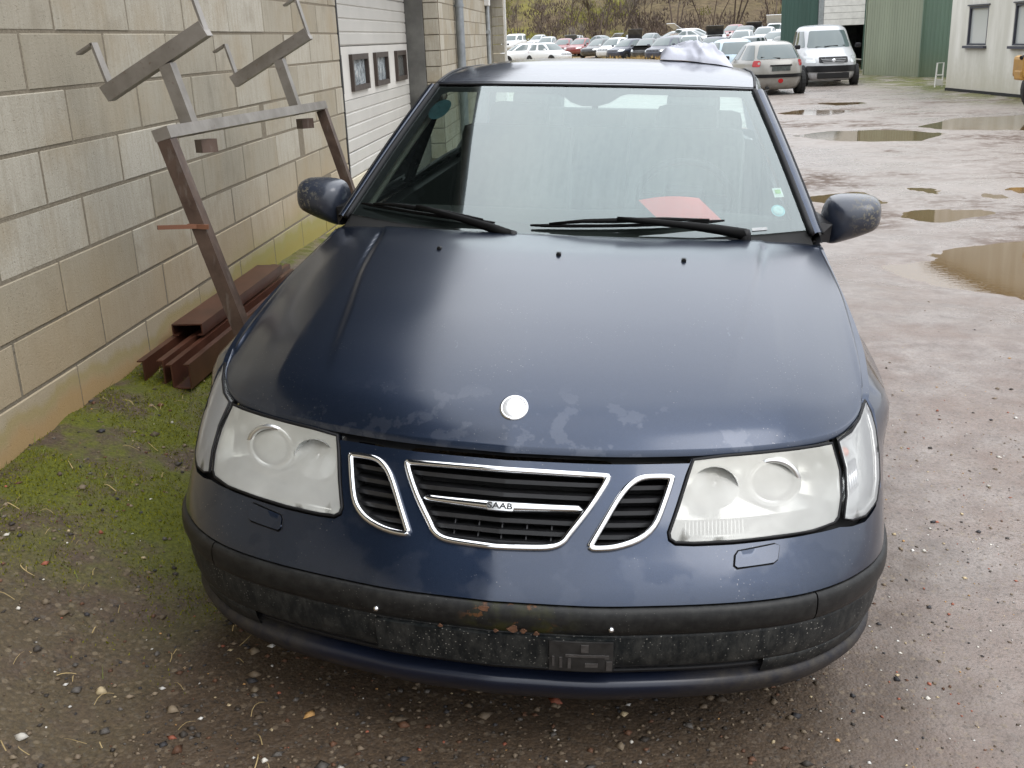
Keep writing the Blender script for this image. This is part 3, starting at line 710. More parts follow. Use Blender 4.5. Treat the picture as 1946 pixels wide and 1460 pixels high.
# dark carrier behind gaps, lamps and grilles
panel('front_carrier', [(s, .30) for s in np.linspace(-.85, .85, 30)] + [(s, .715) for s in np.linspace(.85, -.85, 30)], lambda s, z, o: fmap(s, z, o) + np.array((0, .05, 0)), DARK, car, step=.05,
      holes=[inset(HL, -.004), inset(HL2, -.004), inset(TU, .0), inset(TU2, .0), inset(GC, -.004), inset(GS, -.002), inset(GS2, -.002)])
panel('slam_panel', [(s, .700) for s in np.linspace(-.46, .46, 20)] + [(s, .735) for s in np.linspace(.46, -.46, 20)], lambda s, z, o: fmap(s, z, o) + np.array((0, .035, 0)), TRIMB, car, step=.03)
# --- grilles
def ring(name, P, r, mat, parent, off=.004):
    q = [fmap(a, b, off) for a, b in smooth_poly(inset(P, r), 3)]
    m = MB(); m.tube(q, r, 10, closed=True); return m.build(name, mat, parent, True)
def span(P, z):
    xs = []
    for i in range(len(P)):
        (a, b), (c, d) = P[i], P[(i+1) % len(P)]
        if (b > z) != (d > z): xs.append(a + (c - a) * (z - b) / (d - b))
    return (min(xs), max(xs)) if len(xs) > 1 else None
def slat(P, z, parent, name='slat', dep=.045, hgt=.011, rake=.010):
    sp_ = span(P, z)
    if not sp_: return
    V = []; F = []; us = np.linspace(sp_[0] + .006, sp_[1] - .006, 9)
    for u in us:
        q = fmap(u, z, -.016)
        V += [q + (0, 0, hgt / 2), q + (0, -.003, -hgt / 2 + .002), q + (0, dep, -hgt / 2 - rake), q + (0, dep, hgt / 2 - rake)]
    for i in range(len(us) - 1):
        for j in range(4): F.append((i*4 + j, i*4 + (j+1) % 4, (i+1)*4 + (j+1) % 4, (i+1)*4 + j))
    F += [(0,1,2,3), tuple(len(us)*4 - 4 + k for k in (3,2,1,0))]
    mesh(name, V, F, GRILLE, parent)
def throat(P, parent, deep=.07):
    q = [(a, b) for a, b in smooth_poly(inset(P, .010), 2)]; V = []; F = []; k = len(q)
    for a, b in q: f_ = fmap(a, b, -.002); V += [f_, f_ + np.array((0, deep, -.008))]
    for i in range(k): F.append((2*i, 2*i+1, 2*((i+1) % k)+1, 2*((i+1) % k)))
    F.append(tuple(2*i + 1 for i in range(k)))
    mesh('grille_throat', V, F, DARK, parent)
for P, zs in ((GC, (.672, .650, .606, .586, .567)), (GS, (.668, .647, .626, .605, .584, .567)), (GS2, (.668, .647, .626, .605, .584, .567))):
    g = ring('grille_surround', P, .0076, CHROME, car)
    throat(P, g)
    for z in zs: slat(P, z, g)
    if P is GC:
        slat(P, .628, g)
        for u in (-.105, -.05, .005, .06, .115):
            m = MB()
            for z0, z1 in ((.556, .601),):
                a, b = fmap(u, z0, -.03), fmap(u, z1, -.03); m.beam(a + (0, .015, 0), b + (0, .015, 0), .003, .03, (0, 1, 0))
            m.build('grille_rib', GRILLE, g)
        gmain = g
# chrome wing bar and badge
m = MB(); V = []; F = []; N = 40
for i in range(N + 1):
    u = -.180 + .360 * i / N; a = abs(u) / .18
    h = .0085 + .0045 * (1 - a) ** 1.5 * 1.2; h *= math.sqrt(max(.0, 1 - max(0, (a - .93) / .07) ** 2)) * .95 + .05
    z = .626 + .0035 * a; cpt = fmap(u, z, -.004)
    for j in range(10):
        t_ = 2 * math.pi * j / 10; V.append(cpt + np.array((0, -.011 * math.cos(t_) * (.5 + .5 * h / .0139), h * math.sin(t_) + .0)))
for i in range(N):
    for j in range(10): F.append((i*10 + j, i*10 + (j+1) % 10, (i+1)*10 + (j+1) % 10, (i+1)*10 + j))
m.add(V, F); barp = m.build('wing_bar', CHROME, gmain, True)
bc = fmap(0, .6235, .011); rot = rx(R(-38))
m = MB(); m.box(bc, (.062, .014, .0215), rot, bev=.006); badge = m.build('badge_plate', SILVER, gmain, angle=30)
def text_mesh(txt, size, ext, name, mat, parent, mtx):
    cu = bpy.data.curves.new('txt', 'FONT'); cu.body = txt; cu.size = size; cu.extrude = ext; cu.align_x = 'CENTER'; cu.align_y = 'CENTER'; cu.offset = size * .022; cu.space_character = 1.0
    o = bpy.data.objects.new('txt', cu); col.objects.link(o); dg = bpy.context.evaluated_depsgraph_get(); me = bpy.data.meshes.new_from_object(o.evaluated_get(dg))
    bpy.data.objects.remove(o); me.materials.clear(); me.materials.append(mat); me.transform(mtx); me.name = name; return link(bpy.data.objects.new(name, me), parent)
fn_ = rot @ np.array((0, -1, 0)); tm = Matrix.Identity(4); ax = [np.array((1, 0, 0)), rot @ np.array((0, 0, 1)), fn_]
for i in range(3):
    for j in range(3): tm[i][j] = ax[j][i] * ((1.28 if j == 0 else 1))
    tm[i][3] = (bc + fn_ * .0075)[i]
text_mesh('SAAB', .0185, .0012, 'badge_lettering', simple('badge_black', (.02, .02, .02), .4), gmain, tm)

# --- rub strip, valance, lower intake, lip
def strip(name, z0, z1, prof, mat, s_end, parent=car, s_from=None, n=90):
    """prof: (fraction of height, outward offset)"""
    us = np.linspace(-s_end if s_from is None else s_from, s_end, n); V = []; F = []; k = len(prof)
    for u in us:
        for f_, o_ in prof: V.append(fmap(u, z0 + (z1 - z0) * f_, o_))
    for i in range(n - 1):
        for j in range(k - 1): F.append((i*k + j, (i+1)*k + j, (i+1)*k + j + 1, i*k + j + 1))
    return mesh(name, V, F, mat, parent, True)
rp1 = [(1., -.012), (1., .001), (.95, .006), (.82, .0095), (.6, .0105), (.35, .009), (.14, .005), (.02, -.002), (0, -.012)]
strip('rub_strip', .392, .4605, rp1, BUMPER, .694)
for sgn in (1, -1):
    a, b = (.697, 1.10) if sgn > 0 else (-1.10, -.697)
    strip('rub_strip_end', .392, .4605, rp1, BUMPER, b, s_from=a, n=26)
strip('valance', .298, .393, [(1., -.02), (1., -.004), (.9, -.002), (.5, 0), (.12, -.001), (.0, -.006), (0, -.03)], VALANCE, 1.10)
strip('intake_recess', .232, .305, [(1., -.028), (.7, -.05), (.3, -.05), (0, -.02)], DARK, .95)
strip('intake_blade', .262, .274, [(1., -.06), (1., -.020), (.5, -.016), (0, -.020), (0, -.06)], TRIMB, .60)
for sgn in (1, -1):
    a, b = (.60, 1.10) if sgn > 0 else (-1.10, -.60)
    strip('valance_corner', .246, .2975, [(1., -.03), (1., -.006), (.8, -.004), (.2, -.006), (0, -.02)], VALANCE, b, s_from=a, n=30)
t = NT('dirty_lip_paint'); p = t.pos(obj=True); n = t.noise(p, 26, 6, .7); X, Y, Z = t.sep(p)
ds = t.math('MAXIMUM', t.math('MULTIPLY', t.mrange(t.math('ABSOLUTE', X), .34, .56), .95), t.math('MULTIPLY', t.mrange(Z, .175, .215, 1., 0.), .7))
c = t.mix(t.math('MULTIPLY', ds, t.ramp(n, [(.35, .35), (.65, 1.)])), (.006, .010, .024), (.062, .055, .046))
LIP = t.done(t.prin(c, .5, .3, None, t.math('MULTIPLY', t.math('SUBTRACT', 1., ds), .8), .2, spec=.2))
strip('bumper_lip', .150, .250, [(1., -.045), (1.0, -.02), (.99, -.006), (.95, .004), (.86, .009), (.7, .010), (.45, .006), (.2, .0), (.05, -.006), (0, -.02), (-.02, -.06)], LIP, 1.10)
# number plate mounting panel with embossed holder, screws
def bev_plate(name, s0, s1, z0, z1, off, th_, mat, parent=car):
    return panel(name, [(s, z0) for s in np.linspace(s0, s1, 12)] + [(s, z1) for s in np.linspace(s1, s0, 12)], fmap, mat, parent, step=.02, skirt=th_, off=off)
pl = bev_plate('plate_mount', -.262, .268, .304, .3885, .008, .012, VALANCE)
hd = bev_plate('plate_holder', .128, .264, .303, .385, .0125, .006, simple('dusty_holder', (.022, .021, .020), .6, var=.5, vs=30), pl)
PALE = simple('worn_emboss', (.062, .057, .054), .6, var=.3, vs=60)
for s0, s1, z0, z1 in ((.134,.139,.318,.345),(.150,.156,.314,.343),(.168,.175,.313,.341),(.205,.232,.318,.328),(.250,.262,.309,.334),(.163,.246,.346,.352),(.196,.212,.360,.380),(.246,.255,.342,.351)):
    bev_plate('emboss', s0, s1, z0, z1, .015, .003, PALE, hd)
for s_ in (-.256, .258):
    q = fmap(s_, .417, .008); m = MB(); m.lathe([(0, .008), (.0035, .0072), (.006, .0045), (.0072, 0), (.0072, -.004)], q, n=14, rot=rx(R(80))); m.build('plate_screw', CHROME, car, True)
for s_, z_, r_ in ((-.012, .450, .011), (.05, .409, .011), (.072, .405, .007), (-.11, .399, .005), (.012, .402, .005), (.10, .401, .006)):   # flakes of rust caught on the ledge
    q = [(s_ + r_ * (1 + .35 * math.sin(3 * a + s_ * 90)) * math.cos(a), z_ + .62 * r_ * (1 + .3 * math.cos(2 * a + z_ * 70)) * math.sin(a)) for a in np.linspace(0, 2 * math.pi, 13)[:-1]]
    panel('rust_flake', q, fmap, simple('rust_flake', (.11, .05, .025), .85, var=.5, vs=60, bumps=.5) if 'rust_flake' not in MATS else MATS['rust_flake'], car, step=.01, off=.0115, skirt=.003)

# --- headlamps and turn lamps
t = NT('clouded_lens'); p = t.pos(obj=True); X, Y, Z = t.sep(p)
hzn = t.noise(p, 9, 3, .5); fl = t.math('ADD', t.math('MULTIPLY', hzn, .34), t.mrange(Z, .57, .72, .45, .38))
tr = t.node('ShaderNodeBsdfTransparent'); tr.inputs[0].default_value = (.94, .94, .92, 1)
haze = t.prin(t.mix(t.mrange(Z, .60, .72), (.50, .50, .47), (.52, .51, .45)), .36, 0, None, 1., .10)
ms = t.node('ShaderNodeMixShader'); t.setin(ms, 0, fl); t.link(tr.outputs[0], ms.inputs[1]); t.link(haze, ms.inputs[2])
LENS = t.done(ms.outputs[0])
t = NT('clear_lens'); fr = t.node('ShaderNodeFresnel'); fr.inputs[0].default_value = 1.5
tr = t.node('ShaderNodeBsdfTransparent'); tr.inputs[0].default_value = (.95, .95, .94, 1); haze = t.prin((.72, .73, .73), .3, 0, None, 1., .08)
ms = t.node('ShaderNodeMixShader'); t.setin(ms, 0, t.math('ADD', t.math('MULTIPLY', fr.outputs[0], .6), .30)); t.link(tr.outputs[0], ms.inputs[1]); t.link(haze, ms.inputs[2]); CLENS = t.done(ms.outputs[0])
t = NT('dim_glass_ball'); PROJ = t.done(t.prin((.36, .38, .37), .25, .1, None, 1., .05))
t = NT('amber_bulb'); AMBER = t.done(t.prin((.75, .17, .02), .15, 0, None, 1., .05))
LENSRIM = simple('lens_edge', (.42, .42, .30), .5)
def backing(P, deep, mat, name, parent, shrink=.006, fall=.0):
    q = smooth_poly(inset(P, shrink), 2); V = []; F = []; k = len(q)
    for a, b in q:
        f_ = fmap(a, b, -.004); V += [f_, f_ + np.array((0, deep * .55, 0)), f_ * np.array((1, 1, 1)) + np.array((0, deep, -fall))]
    c = np.mean([V[3*i + 2] for i in range(k)], 0); V.append(c)
    for i in range(k):
        j = (i+1) % k; F += [(3*i, 3*i+1, 3*j+1, 3*j), (3*i+1, 3*i+2, 3*j+2, 3*j+1), (3*i+2, len(V)-1, 3*j+2)]
    return mesh(name, V, F, mat, parent, False)
def lamp(sg):
    fl_ = (lambda P: P) if sg > 0 else (lambda P: [(-a, b) for a, b in P][::-1])
    ln = panel('headlamp', smooth_poly(fl_(inset(HL, .0035)), 1), fmap, LENS, car, step=.018, skirt=.0, off=.002)
    q = [fmap(a, b, .0005) for a, b in fl_(inset(HL, .001))]; m = MB(); m.tube(q, .0042, 6, closed=True); m.build('lamp_gasket', SEAL, ln, True)
    backing(fl_(HL), .10, BOWL, 'lamp_bowl', ln)
    x = sg * .600; pc = np.array((x, .350, .650)); d = rx(0)
    m = MB(); m.lathe([(.062, -.045), (.060, .0), (.056, .030), (.049, .040)], pc, 'Y', 32, rot=np.diag((1, -1, 1))); m.build('projector_shroud', BOWL, ln, True)
    m = MB(); m.lathe([(0, .046), (.020, .045), (.036, .041), (.044, .034), (.047, .024), (.047, -.02)], pc, 'Y', 32, rot=np.diag((1, -1, 1))); m.build('projector_lens', PROJ, ln, True)
    m = MB(); m.lathe([(.052, .036), (.060, .040), (.061, .044), (.052, .046), (.047, .040)], pc, 'Y', 36, rot=np.diag((1, -1, 1))); m.build('projector_ring', SILVER, ln, True)
    pc2 = np.array((sg * .466, .275, .655)); m = MB(); m.lathe([(.052, .03), (.040, .0), (.022, -.025), (.010, -.032)], pc2, 'Y', 24, rot=np.diag((1, -1, 1))); m.lathe([(.0, .012), (.007, .010), (.009, .0), (.008, -.03)], pc2, 'Y', 12, rot=np.diag((1, -1, 1))); m.build('main_beam_reflector', SILVER, ln, True)
    pc3 = np.array((sg * .706, .395, .655)); m = MB(); m.lathe([(.0, .006), (.012, .004), (.014, 0), (.014, -.01)], pc3, 'Y', 16, rot=np.diag((1, -1, 1))); m.build('side_light', PROJ, ln, True)
    m = MB()
    for k in range(16):
        u = sg * (.41 + k * .0085); a, b = fmap(u, .585, -.02), fmap(u, .610, -.026); m.beam(a, b, .002, .002)
    tag(m.build('lens_flutes', BOWL, ln), kind='stuff')
    m = MB(); a, b = fmap(sg * .40, .581, -.012), fmap(sg * .58, .579, -.012); mid = fmap(sg * .49, .580, -.011); m.tube([a, mid, b], .005, 6); m.build('bowl_edge', BOWL, ln, True)
    # turn lamp
    tn = panel('turn_lamp', smooth_poly(fl_(inset(TU, .003)), 1), fmap, CLENS, car, step=.016, off=.002)
    m = MB(); m.tube([fmap(a, b, .0005) for a, b in fl_(inset(TU, .001))], .0036, 6, closed=True); m.build('lamp_gasket', SEAL, tn, True)
    backing(fl_(TU), .05, BOWL, 'turn_bowl', tn, .005)
    m = MB(); m.tube([fmap(a, b, -.006) for a, b in fl_(inset(TU, .0095))], .0045, 6, closed=True); m.build('bowl_frame', BOWL, tn, True)
    bp = fmap(sg * .795, .690, -.026); m = MB(); m.lathe([(0, .013), (.008, .011), (.0125, .004), (.0125, -.006), (.007, -.016)], bp, 'Y', 16, rot=np.diag((1, -1, 1))); m.build('amber_bulb', AMBER, tn, True)
    for k in range(9):
        u = sg * (.778 + .0075 * k); m = MB(); m.tube([fmap(u, .600 + .002 * k, -.030), fmap(u, .668, -.034)], .0042, 5); m.build('reflector_flute', CHROME, tn, True)
    return ln
lamp(1); lamp(-1)

# --- bonnet
edge_f = [(0,.233,.727),(.2,.246,.727),(.42,.286,.728),(.58,.338,.729),(.68,.392,.729),(.74,.440,.730),(.79,.505,.738),(.822,.580,.757),(.832,.650,.782)]
EFy = pchip([(a, b) for a, b, c in edge_f]); EFz = pchip([(a, c) for a, b, c in edge_f])
ERy = pchip([(0,1.395),(.3,1.412),(.55,1.46),(.72,1.512),(.80,1.55),(.84,1.565)]); ERz = pchip([(0,.972),(.3,.971),(.55,.966),(.72,.957),(.80,.944),(.84,.935)])
HG = pchip([(0,0),(.03,.135),(.07,.262),(.12,.355),(.2,.465),(.35,.615),(.5,.735),(.7,.865),(.85,.945),(1,1)])
XE = pchip([(0,.832),(.1,.838),(.3,.842),(.5,.842),(.75,.832),(1,.815)])
crease = pchip([(.3,.46),(.46,.49),(.74,.53),(1.11,.59),(1.42,.622),(1.6,.64)])
def hood_pt(u, v):
    a = abs(u); xm = a * (.832 if False else XE(v)); xf = min(xm, .832)
    yf_, zf = EFy(xf), EFz(xf); yr, zr_ = ERy(xm), ERz(xm)
    y = yf_ + (yr - yf_) * v; g = HG(v)
    lat = max(0., (xf - .62) / .21)                       # corner rows start on the flank of the nose: ease the rise
    g = g * (1 - .55 * lat * (1 - v) ** 3)
    z = zf + (zr_ - zf) * g
    z -= .020 * (a ** 6) * (v * (1 - v) * 4) ** .5
    z += .005 * (1 - sm(-.012, .012, xm - crease(y))) * sm(.34, .75, y) if xm < .75 else 0.
    z -= (.002 + .006 * sm(.9, 1.35, y)) * math.exp(-((xm - crease(y)) / .0075) ** 2) * sm(.5, 1.2, y) * (1 - sm(1.40, 1.46, y))
    return np.array((math.copysign(xm, u), y, z))
us = [math.copysign(abs(k) ** .92, k) for k in np.linspace(-1, 1, 201)]; vs = [k ** 1.35 for k in np.linspace(0, 1, 90)]
# rolled edge: add a short turned-down flange round the panel
def hood_ext(u, v):
    cu, cv = max(-1, min(1, u)), max(0, min(1, v)); q = hood_pt(cu, cv); du, dv = u - cu, v - cv
    if du or dv:
        q = q + np.array((math.copysign(.003, du) if du else 0, -.004 if dv < 0 else (.004 if dv > 0 else 0), -.014))
    return q
hood = grid('bonnet', hood_ext, [-1.01] + us + [1.01], [-.01] + vs + [1.01], PAINT_HOOD, car)
# badge disc, washer jets
en = np.array((0, -.62, .78)); en /= np.linalg.norm(en); eo = hood_pt(0, .068)
er = Vector((0, 0, 1)).rotation_difference(Vector(en)).to_matrix(); er = np.array(er)
m = MB(); m.lathe([(.0275, .004), (.031, .0048), (.0335, .003), (.034, -.004)], eo + en * .002, n=40, rot=er); bd = m.build('bonnet_badge', CHROME, car, True)
t = NT('bleached_badge'); p = t.pos(obj=True); BLEACH = t.done(t.prin(t.mix(t.ramp(t.noise(p, 120, 4), [(.55, 0.), (.75, 1.)]), (.74, .74, .73), (.42, .42, .43)), .3, .3, None, .6))
m = MB(); m.lathe([(0, .0045), (.015, .0043), (.027, .0034), (.0285, .002)], eo + en * .002, n=40, rot=er); m.build('badge_face', BLEACH, bd, True)
def hood_v(x, y):
    lo, hi = 0., 1.
    for _ in range(30):
        md = (lo + hi) / 2; q = hood_pt(x / XE(md), md)
        if q[1] < y: lo = md
        else: hi = md
    return hood_pt(x / XE(lo), lo)
for x, y in ((-.376, 1.21), (0, 1.185), (.376, 1.19)):
    q = hood_v(x, y); m = MB(); m.box(q + (0, 0, .002), (.015, .018, .011), rx(R(8)), bev=.004); m.box(q + (0, -.006, .006), (.009, .008, .005), rx(R(-20)), bev=.002); m.build('washer_jet', TRIMB, car, angle=40)

# --- flanks
LEN = 4.80
def side_x(y, z):
    f_ = XB(min(.72, max(0., y - ptab(z)))); rr = XB(min(.72, max(0.02, LEN - .02 - y - .5 * max(0, ptab(z)))))
    k = min(f_, rr, .905) * qtab(z)
    if y > 3: k *= 1 - .035 * sm(3, 4.7, y)
    return k + .030 * math.exp(-((z - .71) / .075) ** 2) * (1 - sm(.745, .80, z)) * sm(.54, .72, y) * (1 - sm(1.15, 1.45, y)) + .012 * math.exp(-((z - .56) / .05) ** 2) * sm(1.35, 1.5, y) * (1 - sm(3.3, 3.5, y))
def smap(y, z, off=0.): return np.array((side_x(y, z) + off, y, z))
def arc(cy, cz, r, a0, a1, n=20): return [(cy + r * math.cos(R(a)), cz + r * math.sin(R(a))) for a in np.linspace(a0, a1, n)]
WY1, WY2, WZ, WR = .955, 3.655, .315, .316
fe = []                                              # fender outline: lamp edge, bonnet edge, door edge, sill, arch
for s_, z_ in ((.903,.572),(.906,.605),(.907,.65),(.902,.70),(.890,.737),(.875,.759)): fe.append((ptab(z_) + Bs(s_), z_))
for v in (.03, .1, .2, .35, .5, .65, .8, .92, 1.0):
    q = hood_pt(1, v); fe.append((q[1], q[2] - .004))
fe += [(1.585, .92), (1.50, .90), (1.462, .80), (1.455, .5), (1.455, .27), (1.36, .24)] + arc(WY1, WZ, .365, -12, 155, 22)[:] + [(.60, .562)]
def side_part(name, P, step=.035, mat=PAINT, holes=(), skirt=.02, off=0.):
    a = panel(name, P, smap, mat, car, step=step, skirt=skirt, holes=holes, off=off); b = mirrored(a); return a, b
side_part('fender', fe)
side_part('front_door', [(1.462,.25),(2.585,.25),(2.585,.945),(1.60,.93),(1.512,.90),(1.47,.80),(1.462,.5)])
side_part('rear_door', [(2.592,.25),(3.27,.25),(3.30,.40),(3.40,.58),(3.52,.68),(3.60,.955),(2.592,.946)])
side_part('rear_quarter', [(3.285,.25),(3.28,.25)] + arc(WY2, WZ, .365, 190, -10, 22) + [(4.3,.25),(4.68,.30),(4.72,.9),(4.6,.985),(4.1,.985),(3.607,.96),(3.53,.685),(3.41,.585),(3.31,.40)])
a_ = MB(); a_.box((0, 2.6, .21), (1.62, 1.4, .10)); a_.build('sill', TRIMB, car)
# arch liners and wheels
TYRE = simple('tyre_rubber', (.018, .017, .016), .85, var=.4, vs=25, bumps=.2); ALLOY = simple('alloy', (.42, .42, .43), .35, metal=.8)
for y in (WY1, WY2):
    for sg in (1, -1):
        m = MB(); m.lathe([(.36, 0), (.37, -.22)], (sg * .86, y, WZ), 'X', 28, rot=np.diag((sg, 1, 1)).astype(float)); m.lathe([(.37, -.22), (.0, -.22)], (sg * .86, y, WZ), 'X', 28, rot=np.diag((sg, 1, 1)).astype(float)); m.build('arch_liner', DARK, car)
        m = MB(); m.lathe([(.20, .095), (.235, .105), (.28, .102), (.308, .085), (.316, .05), (.316, -.05), (.308, -.085), (.28, -.10), (.20, -.095)], (sg * .775, y, WZ), 'X', 40, rot=np.diag((sg, 1, 1)).astype(float)); wh = m.build('wheel', TYRE, car, True)
        m = MB(); m.lathe([(.0, .075), (.05, .08), (.06, .07)], (sg * .775, y, WZ), 'X', 20, rot=np.diag((sg, 1, 1)).astype(float)); m.lathe([(.175, .055), (.195, .085), (.205, .092), (.205, -.09)], (sg * .775, y, WZ), 'X', 32, rot=np.diag((sg, 1, 1)).astype(float))
        for k in range(7):
            a = 2 * math.pi * k / 7; c_, s_ = math.cos(a), math.sin(a); m.beam((sg * .845, y + .04 * c_, WZ + .04 * s_), (sg * .845, y + .19 * c_, WZ + .19 * s_), .022, .05)
        m.build('rim', ALLOY, wh)
# rear: boot lid, bumper, lamps
grid('boot_lid', lambda u, v: np.array((u * .74 * (1 - .06 * v), 4.02 + .70 * v + .03 * (1 - u * u) * v, 1.045 - .03 * v - .05 * u ** 4 - .06 * max(0, v - .9) / .1)), np.linspace(-1, 1, 24), np.linspace(0, 1, 16), PAINT, car)
grid('tail_panel', lambda u, v: np.array((u * .80, 4.75 - .10 * u ** 4 + .03 * v, .99 - .5 * v)), np.linspace(-1, 1, 24), np.linspace(0, 1, 8), PAINT, car)
grid('rear_bumper', lambda u, v: np.array((.88 * math.sin(u * 1.5), 4.56 + .26 * math.cos(u * 1.5) ** .7 - .03 * (2 * v - 1) ** 2 if abs(u) < 1 else 4.56, .60 - .38 * v)), np.linspace(-1, 1, 30), np.linspace(0, 1, 8), PAINT, car)
for sg in (1, -1): m = MB(); m.box((sg * .66, 4.765, .84), (.30, .04, .16), bev=.015); m.build('tail_lamp', simple('red_lens', (.35, .01, .012), .15) if 'red_lens' not in MATS else MATS['red_lens'], car)

# --- windscreen, pillars, roof
def ws_pt(x, v, off=0.):                               # v 0 at the cowl, 1 at the header
    q = x * x / .593
    yb = 1.428 + .248 * x * x; y = yb + (2.132 + .278 * x * x - yb) * v
    z = .962 + .026 * q + (1.387 - .010 * x * x / .36 - .962 - .026 * q) * v + .012 * math.sin(math.pi * v)
    P0 = np.array((x, y, z)); 
    if off: P0 = P0 + off * np.array((x * .32, -.52, .85))
    return P0
def wmap(a, v, off=0.):                                # a -1..1 across, half width shrinking upwards
    hw = .775 - .172 * v; return ws_pt(a * hw, v, off)
t = NT('windscreen_glass'); p = t.pos(obj=True); X, Y, Z = t.sep(p)
fr = t.node('ShaderNodeFresnel'); fr.inputs[0].default_value = 1.62
tr = t.node('ShaderNodeBsdfTransparent'); tr.inputs[0].default_value = (.80, .90, .85, 1)
gl = t.node('ShaderNodeBsdfGlossy'); gl.inputs['Roughness'].default_value = .015; gl.inputs['Color'].default_value = (.91, .99, .985, 1)
sv_ = t.pos(scale=(70, 3.2, 1.5), obj=True, rot=(0, 0, R(-14)))
strk = t.noise(sv_, 1.6, 5, .7)
hm = t.math('MULTIPLY', t.math('MULTIPLY', t.mrange(Y, 1.48, 1.60, .0, 1.), t.mrange(Y, 1.70, 2.0, 1., .45)), t.mrange(X, -.42, -.05, .12, 1.))
film = t.math('MULTIPLY', t.ramp(strk, [(.33, .02), (.58, 1.)]), hm)
m2 = t.node('ShaderNodeMixShader'); t.setin(m2, 0, t.math('MULTIPLY', t.math('MULTIPLY_ADD', fr.outputs[0], 2.1, .02, clamp=True), t.math('MULTIPLY_ADD', film, .09, .92), clamp=True)); t.link(tr.outputs[0], m2.inputs[1]); t.link(gl.outputs[0], m2.inputs[2])
WGLASS = t.done(m2.outputs[0])
t = NT('side_glass'); fr = t.node('ShaderNodeFresnel'); fr.inputs[0].default_value = 1.5; tr = t.node('ShaderNodeBsdfTransparent'); tr.inputs[0].default_value = (.72, .80, .76, 1); gl = t.node('ShaderNodeBsdfGlossy'); gl.inputs['Roughness'].default_value = .02
m2 = t.node('ShaderNodeMixShader'); t.setin(m2, 0, t.math('MULTIPLY_ADD', fr.outputs[0], 1.5, .02, clamp=True)); t.link(tr.outputs[0], m2.inputs[1]); t.link(gl.outputs[0], m2.inputs[2]); SGLASS = t.done(m2.outputs[0])
t = NT('fogged_glass'); tr = t.node('ShaderNodeBsdfTransparent'); tr.inputs[0].default_value = (.8, .88, .85, 1); tl_ = t.node('ShaderNodeBsdfTranslucent'); tl_.inputs[0].default_value = (.15, .18, .175, 1)
m1 = t.node('ShaderNodeMixShader'); m1.inputs[0].default_value = .45; t.link(tr.outputs[0], m1.inputs[1]); t.link(tl_.outputs[0], m1.inputs[2]); FOG = t.done(m1.outputs[0])
wsn = grid('windscreen', lambda u, v: wmap(u, v), np.linspace(-1, 1, 50), np.linspace(0, 1, 30), WGLASS, car)
t = NT('condensation'); p = t.pos(obj=True); X, Y, Z = t.sep(p); strk = t.noise(t.pos(scale=(70, 3.2, 1.5), obj=True, rot=(0, 0, R(-14))), 1.6, 5, .7)
hm = t.math('MULTIPLY', t.mrange(Y, 1.45, 1.62, .25, 1.), t.math('MULTIPLY', t.mrange(X, -.42, -.05, .06, 1.), t.mrange(X, .15, .65, 1., .35)))
tr = t.node('ShaderNodeBsdfTransparent'); df = t.node('ShaderNodeBsdfDiffuse'); df.inputs[0].default_value = (.60, .70, .68, 1); m1 = t.node('ShaderNodeMixShader')
t.setin(m1, 0, t.math('MULTIPLY', t.math('MULTIPLY_ADD', t.ramp(strk, [(.33, 0.), (.58, 1.)]), t.mrange(Y, 1.55, 1.9, .06, .008), .13), hm)); t.link(tr.outputs[0], m1.inputs[1]); t.link(df.outputs[0], m1.inputs[2]); CONDENS = t.done(m1.outputs[0])
FRIT = simple('frit_black', (.022, .022, .023), .5)
inn = [(-.955,.075),(.955,.075),(.935,.93),(.90,.952),(.235,.958),(.19,.94),(.13,.885),(.06,.855),(-.03,.855),(-.10,.885),(-.16,.94),(-.20,.958),(-.90,.952),(-.935,.93)]
panel('frit_band', [(-.998,.002),(.998,.002),(.998,.998),(-.998,.998)], wmap, FRIT, wsn, holes=[smooth_poly(inn, 1)], step=.05, off=-.004)
grid('condensation_film', lambda u, v: wmap(u, v, -.010), np.linspace(-.985, .985, 40), np.linspace(.02, .98, 24), CONDENS, wsn)
def sticker(name, rgb, c, r, n, mat2=None, off=-.004, parent=wsn):
    q = [(c[0] + r[0] * math.cos(a), c[1] + r[1] * math.sin(a)) for a in (np.linspace(0, 2 * math.pi, n + 1)[:-1] + (math.pi / 4 if n == 4 else 0))]
    return panel(name, q, wmap, simple(name + '_face', rgb, .5, var=.25, vs=60), parent, step=.02, off=off)
sticker('round_sticker', (.22, .50, .55), (.905, .135), (.030, .036), 24); sticker('round_sticker_print', (.42, .62, .64), (.905, .135), (.022, .026), 24, off=-.0025)
sticker('green_sticker', (.60, .66, .62), (.930, .245), (.030, .042), 4); sticker('green_sticker_print', (.20, .45, .05), (.930, .250), (.018, .018), 4, off=-.0025)
sticker('chassis_label', (.35, .36, .36), (.80, .028), (.045, .012), 4, off=.002)
sticker('round_badge_sticker', (.035, .085, .10), (-.885, .80), (.062, .085), 28)
# cowl
grid('cowl', lambda u, v: (lambda a, b: a + (b - a) * v)(hood_pt(u * .985, 1.0) + (0, -.02, -.022), wmap(u, .006) + (0, 0, -.006)), np.linspace(-1, 1, 40), np.linspace(0, 1, 5), DARK, car)
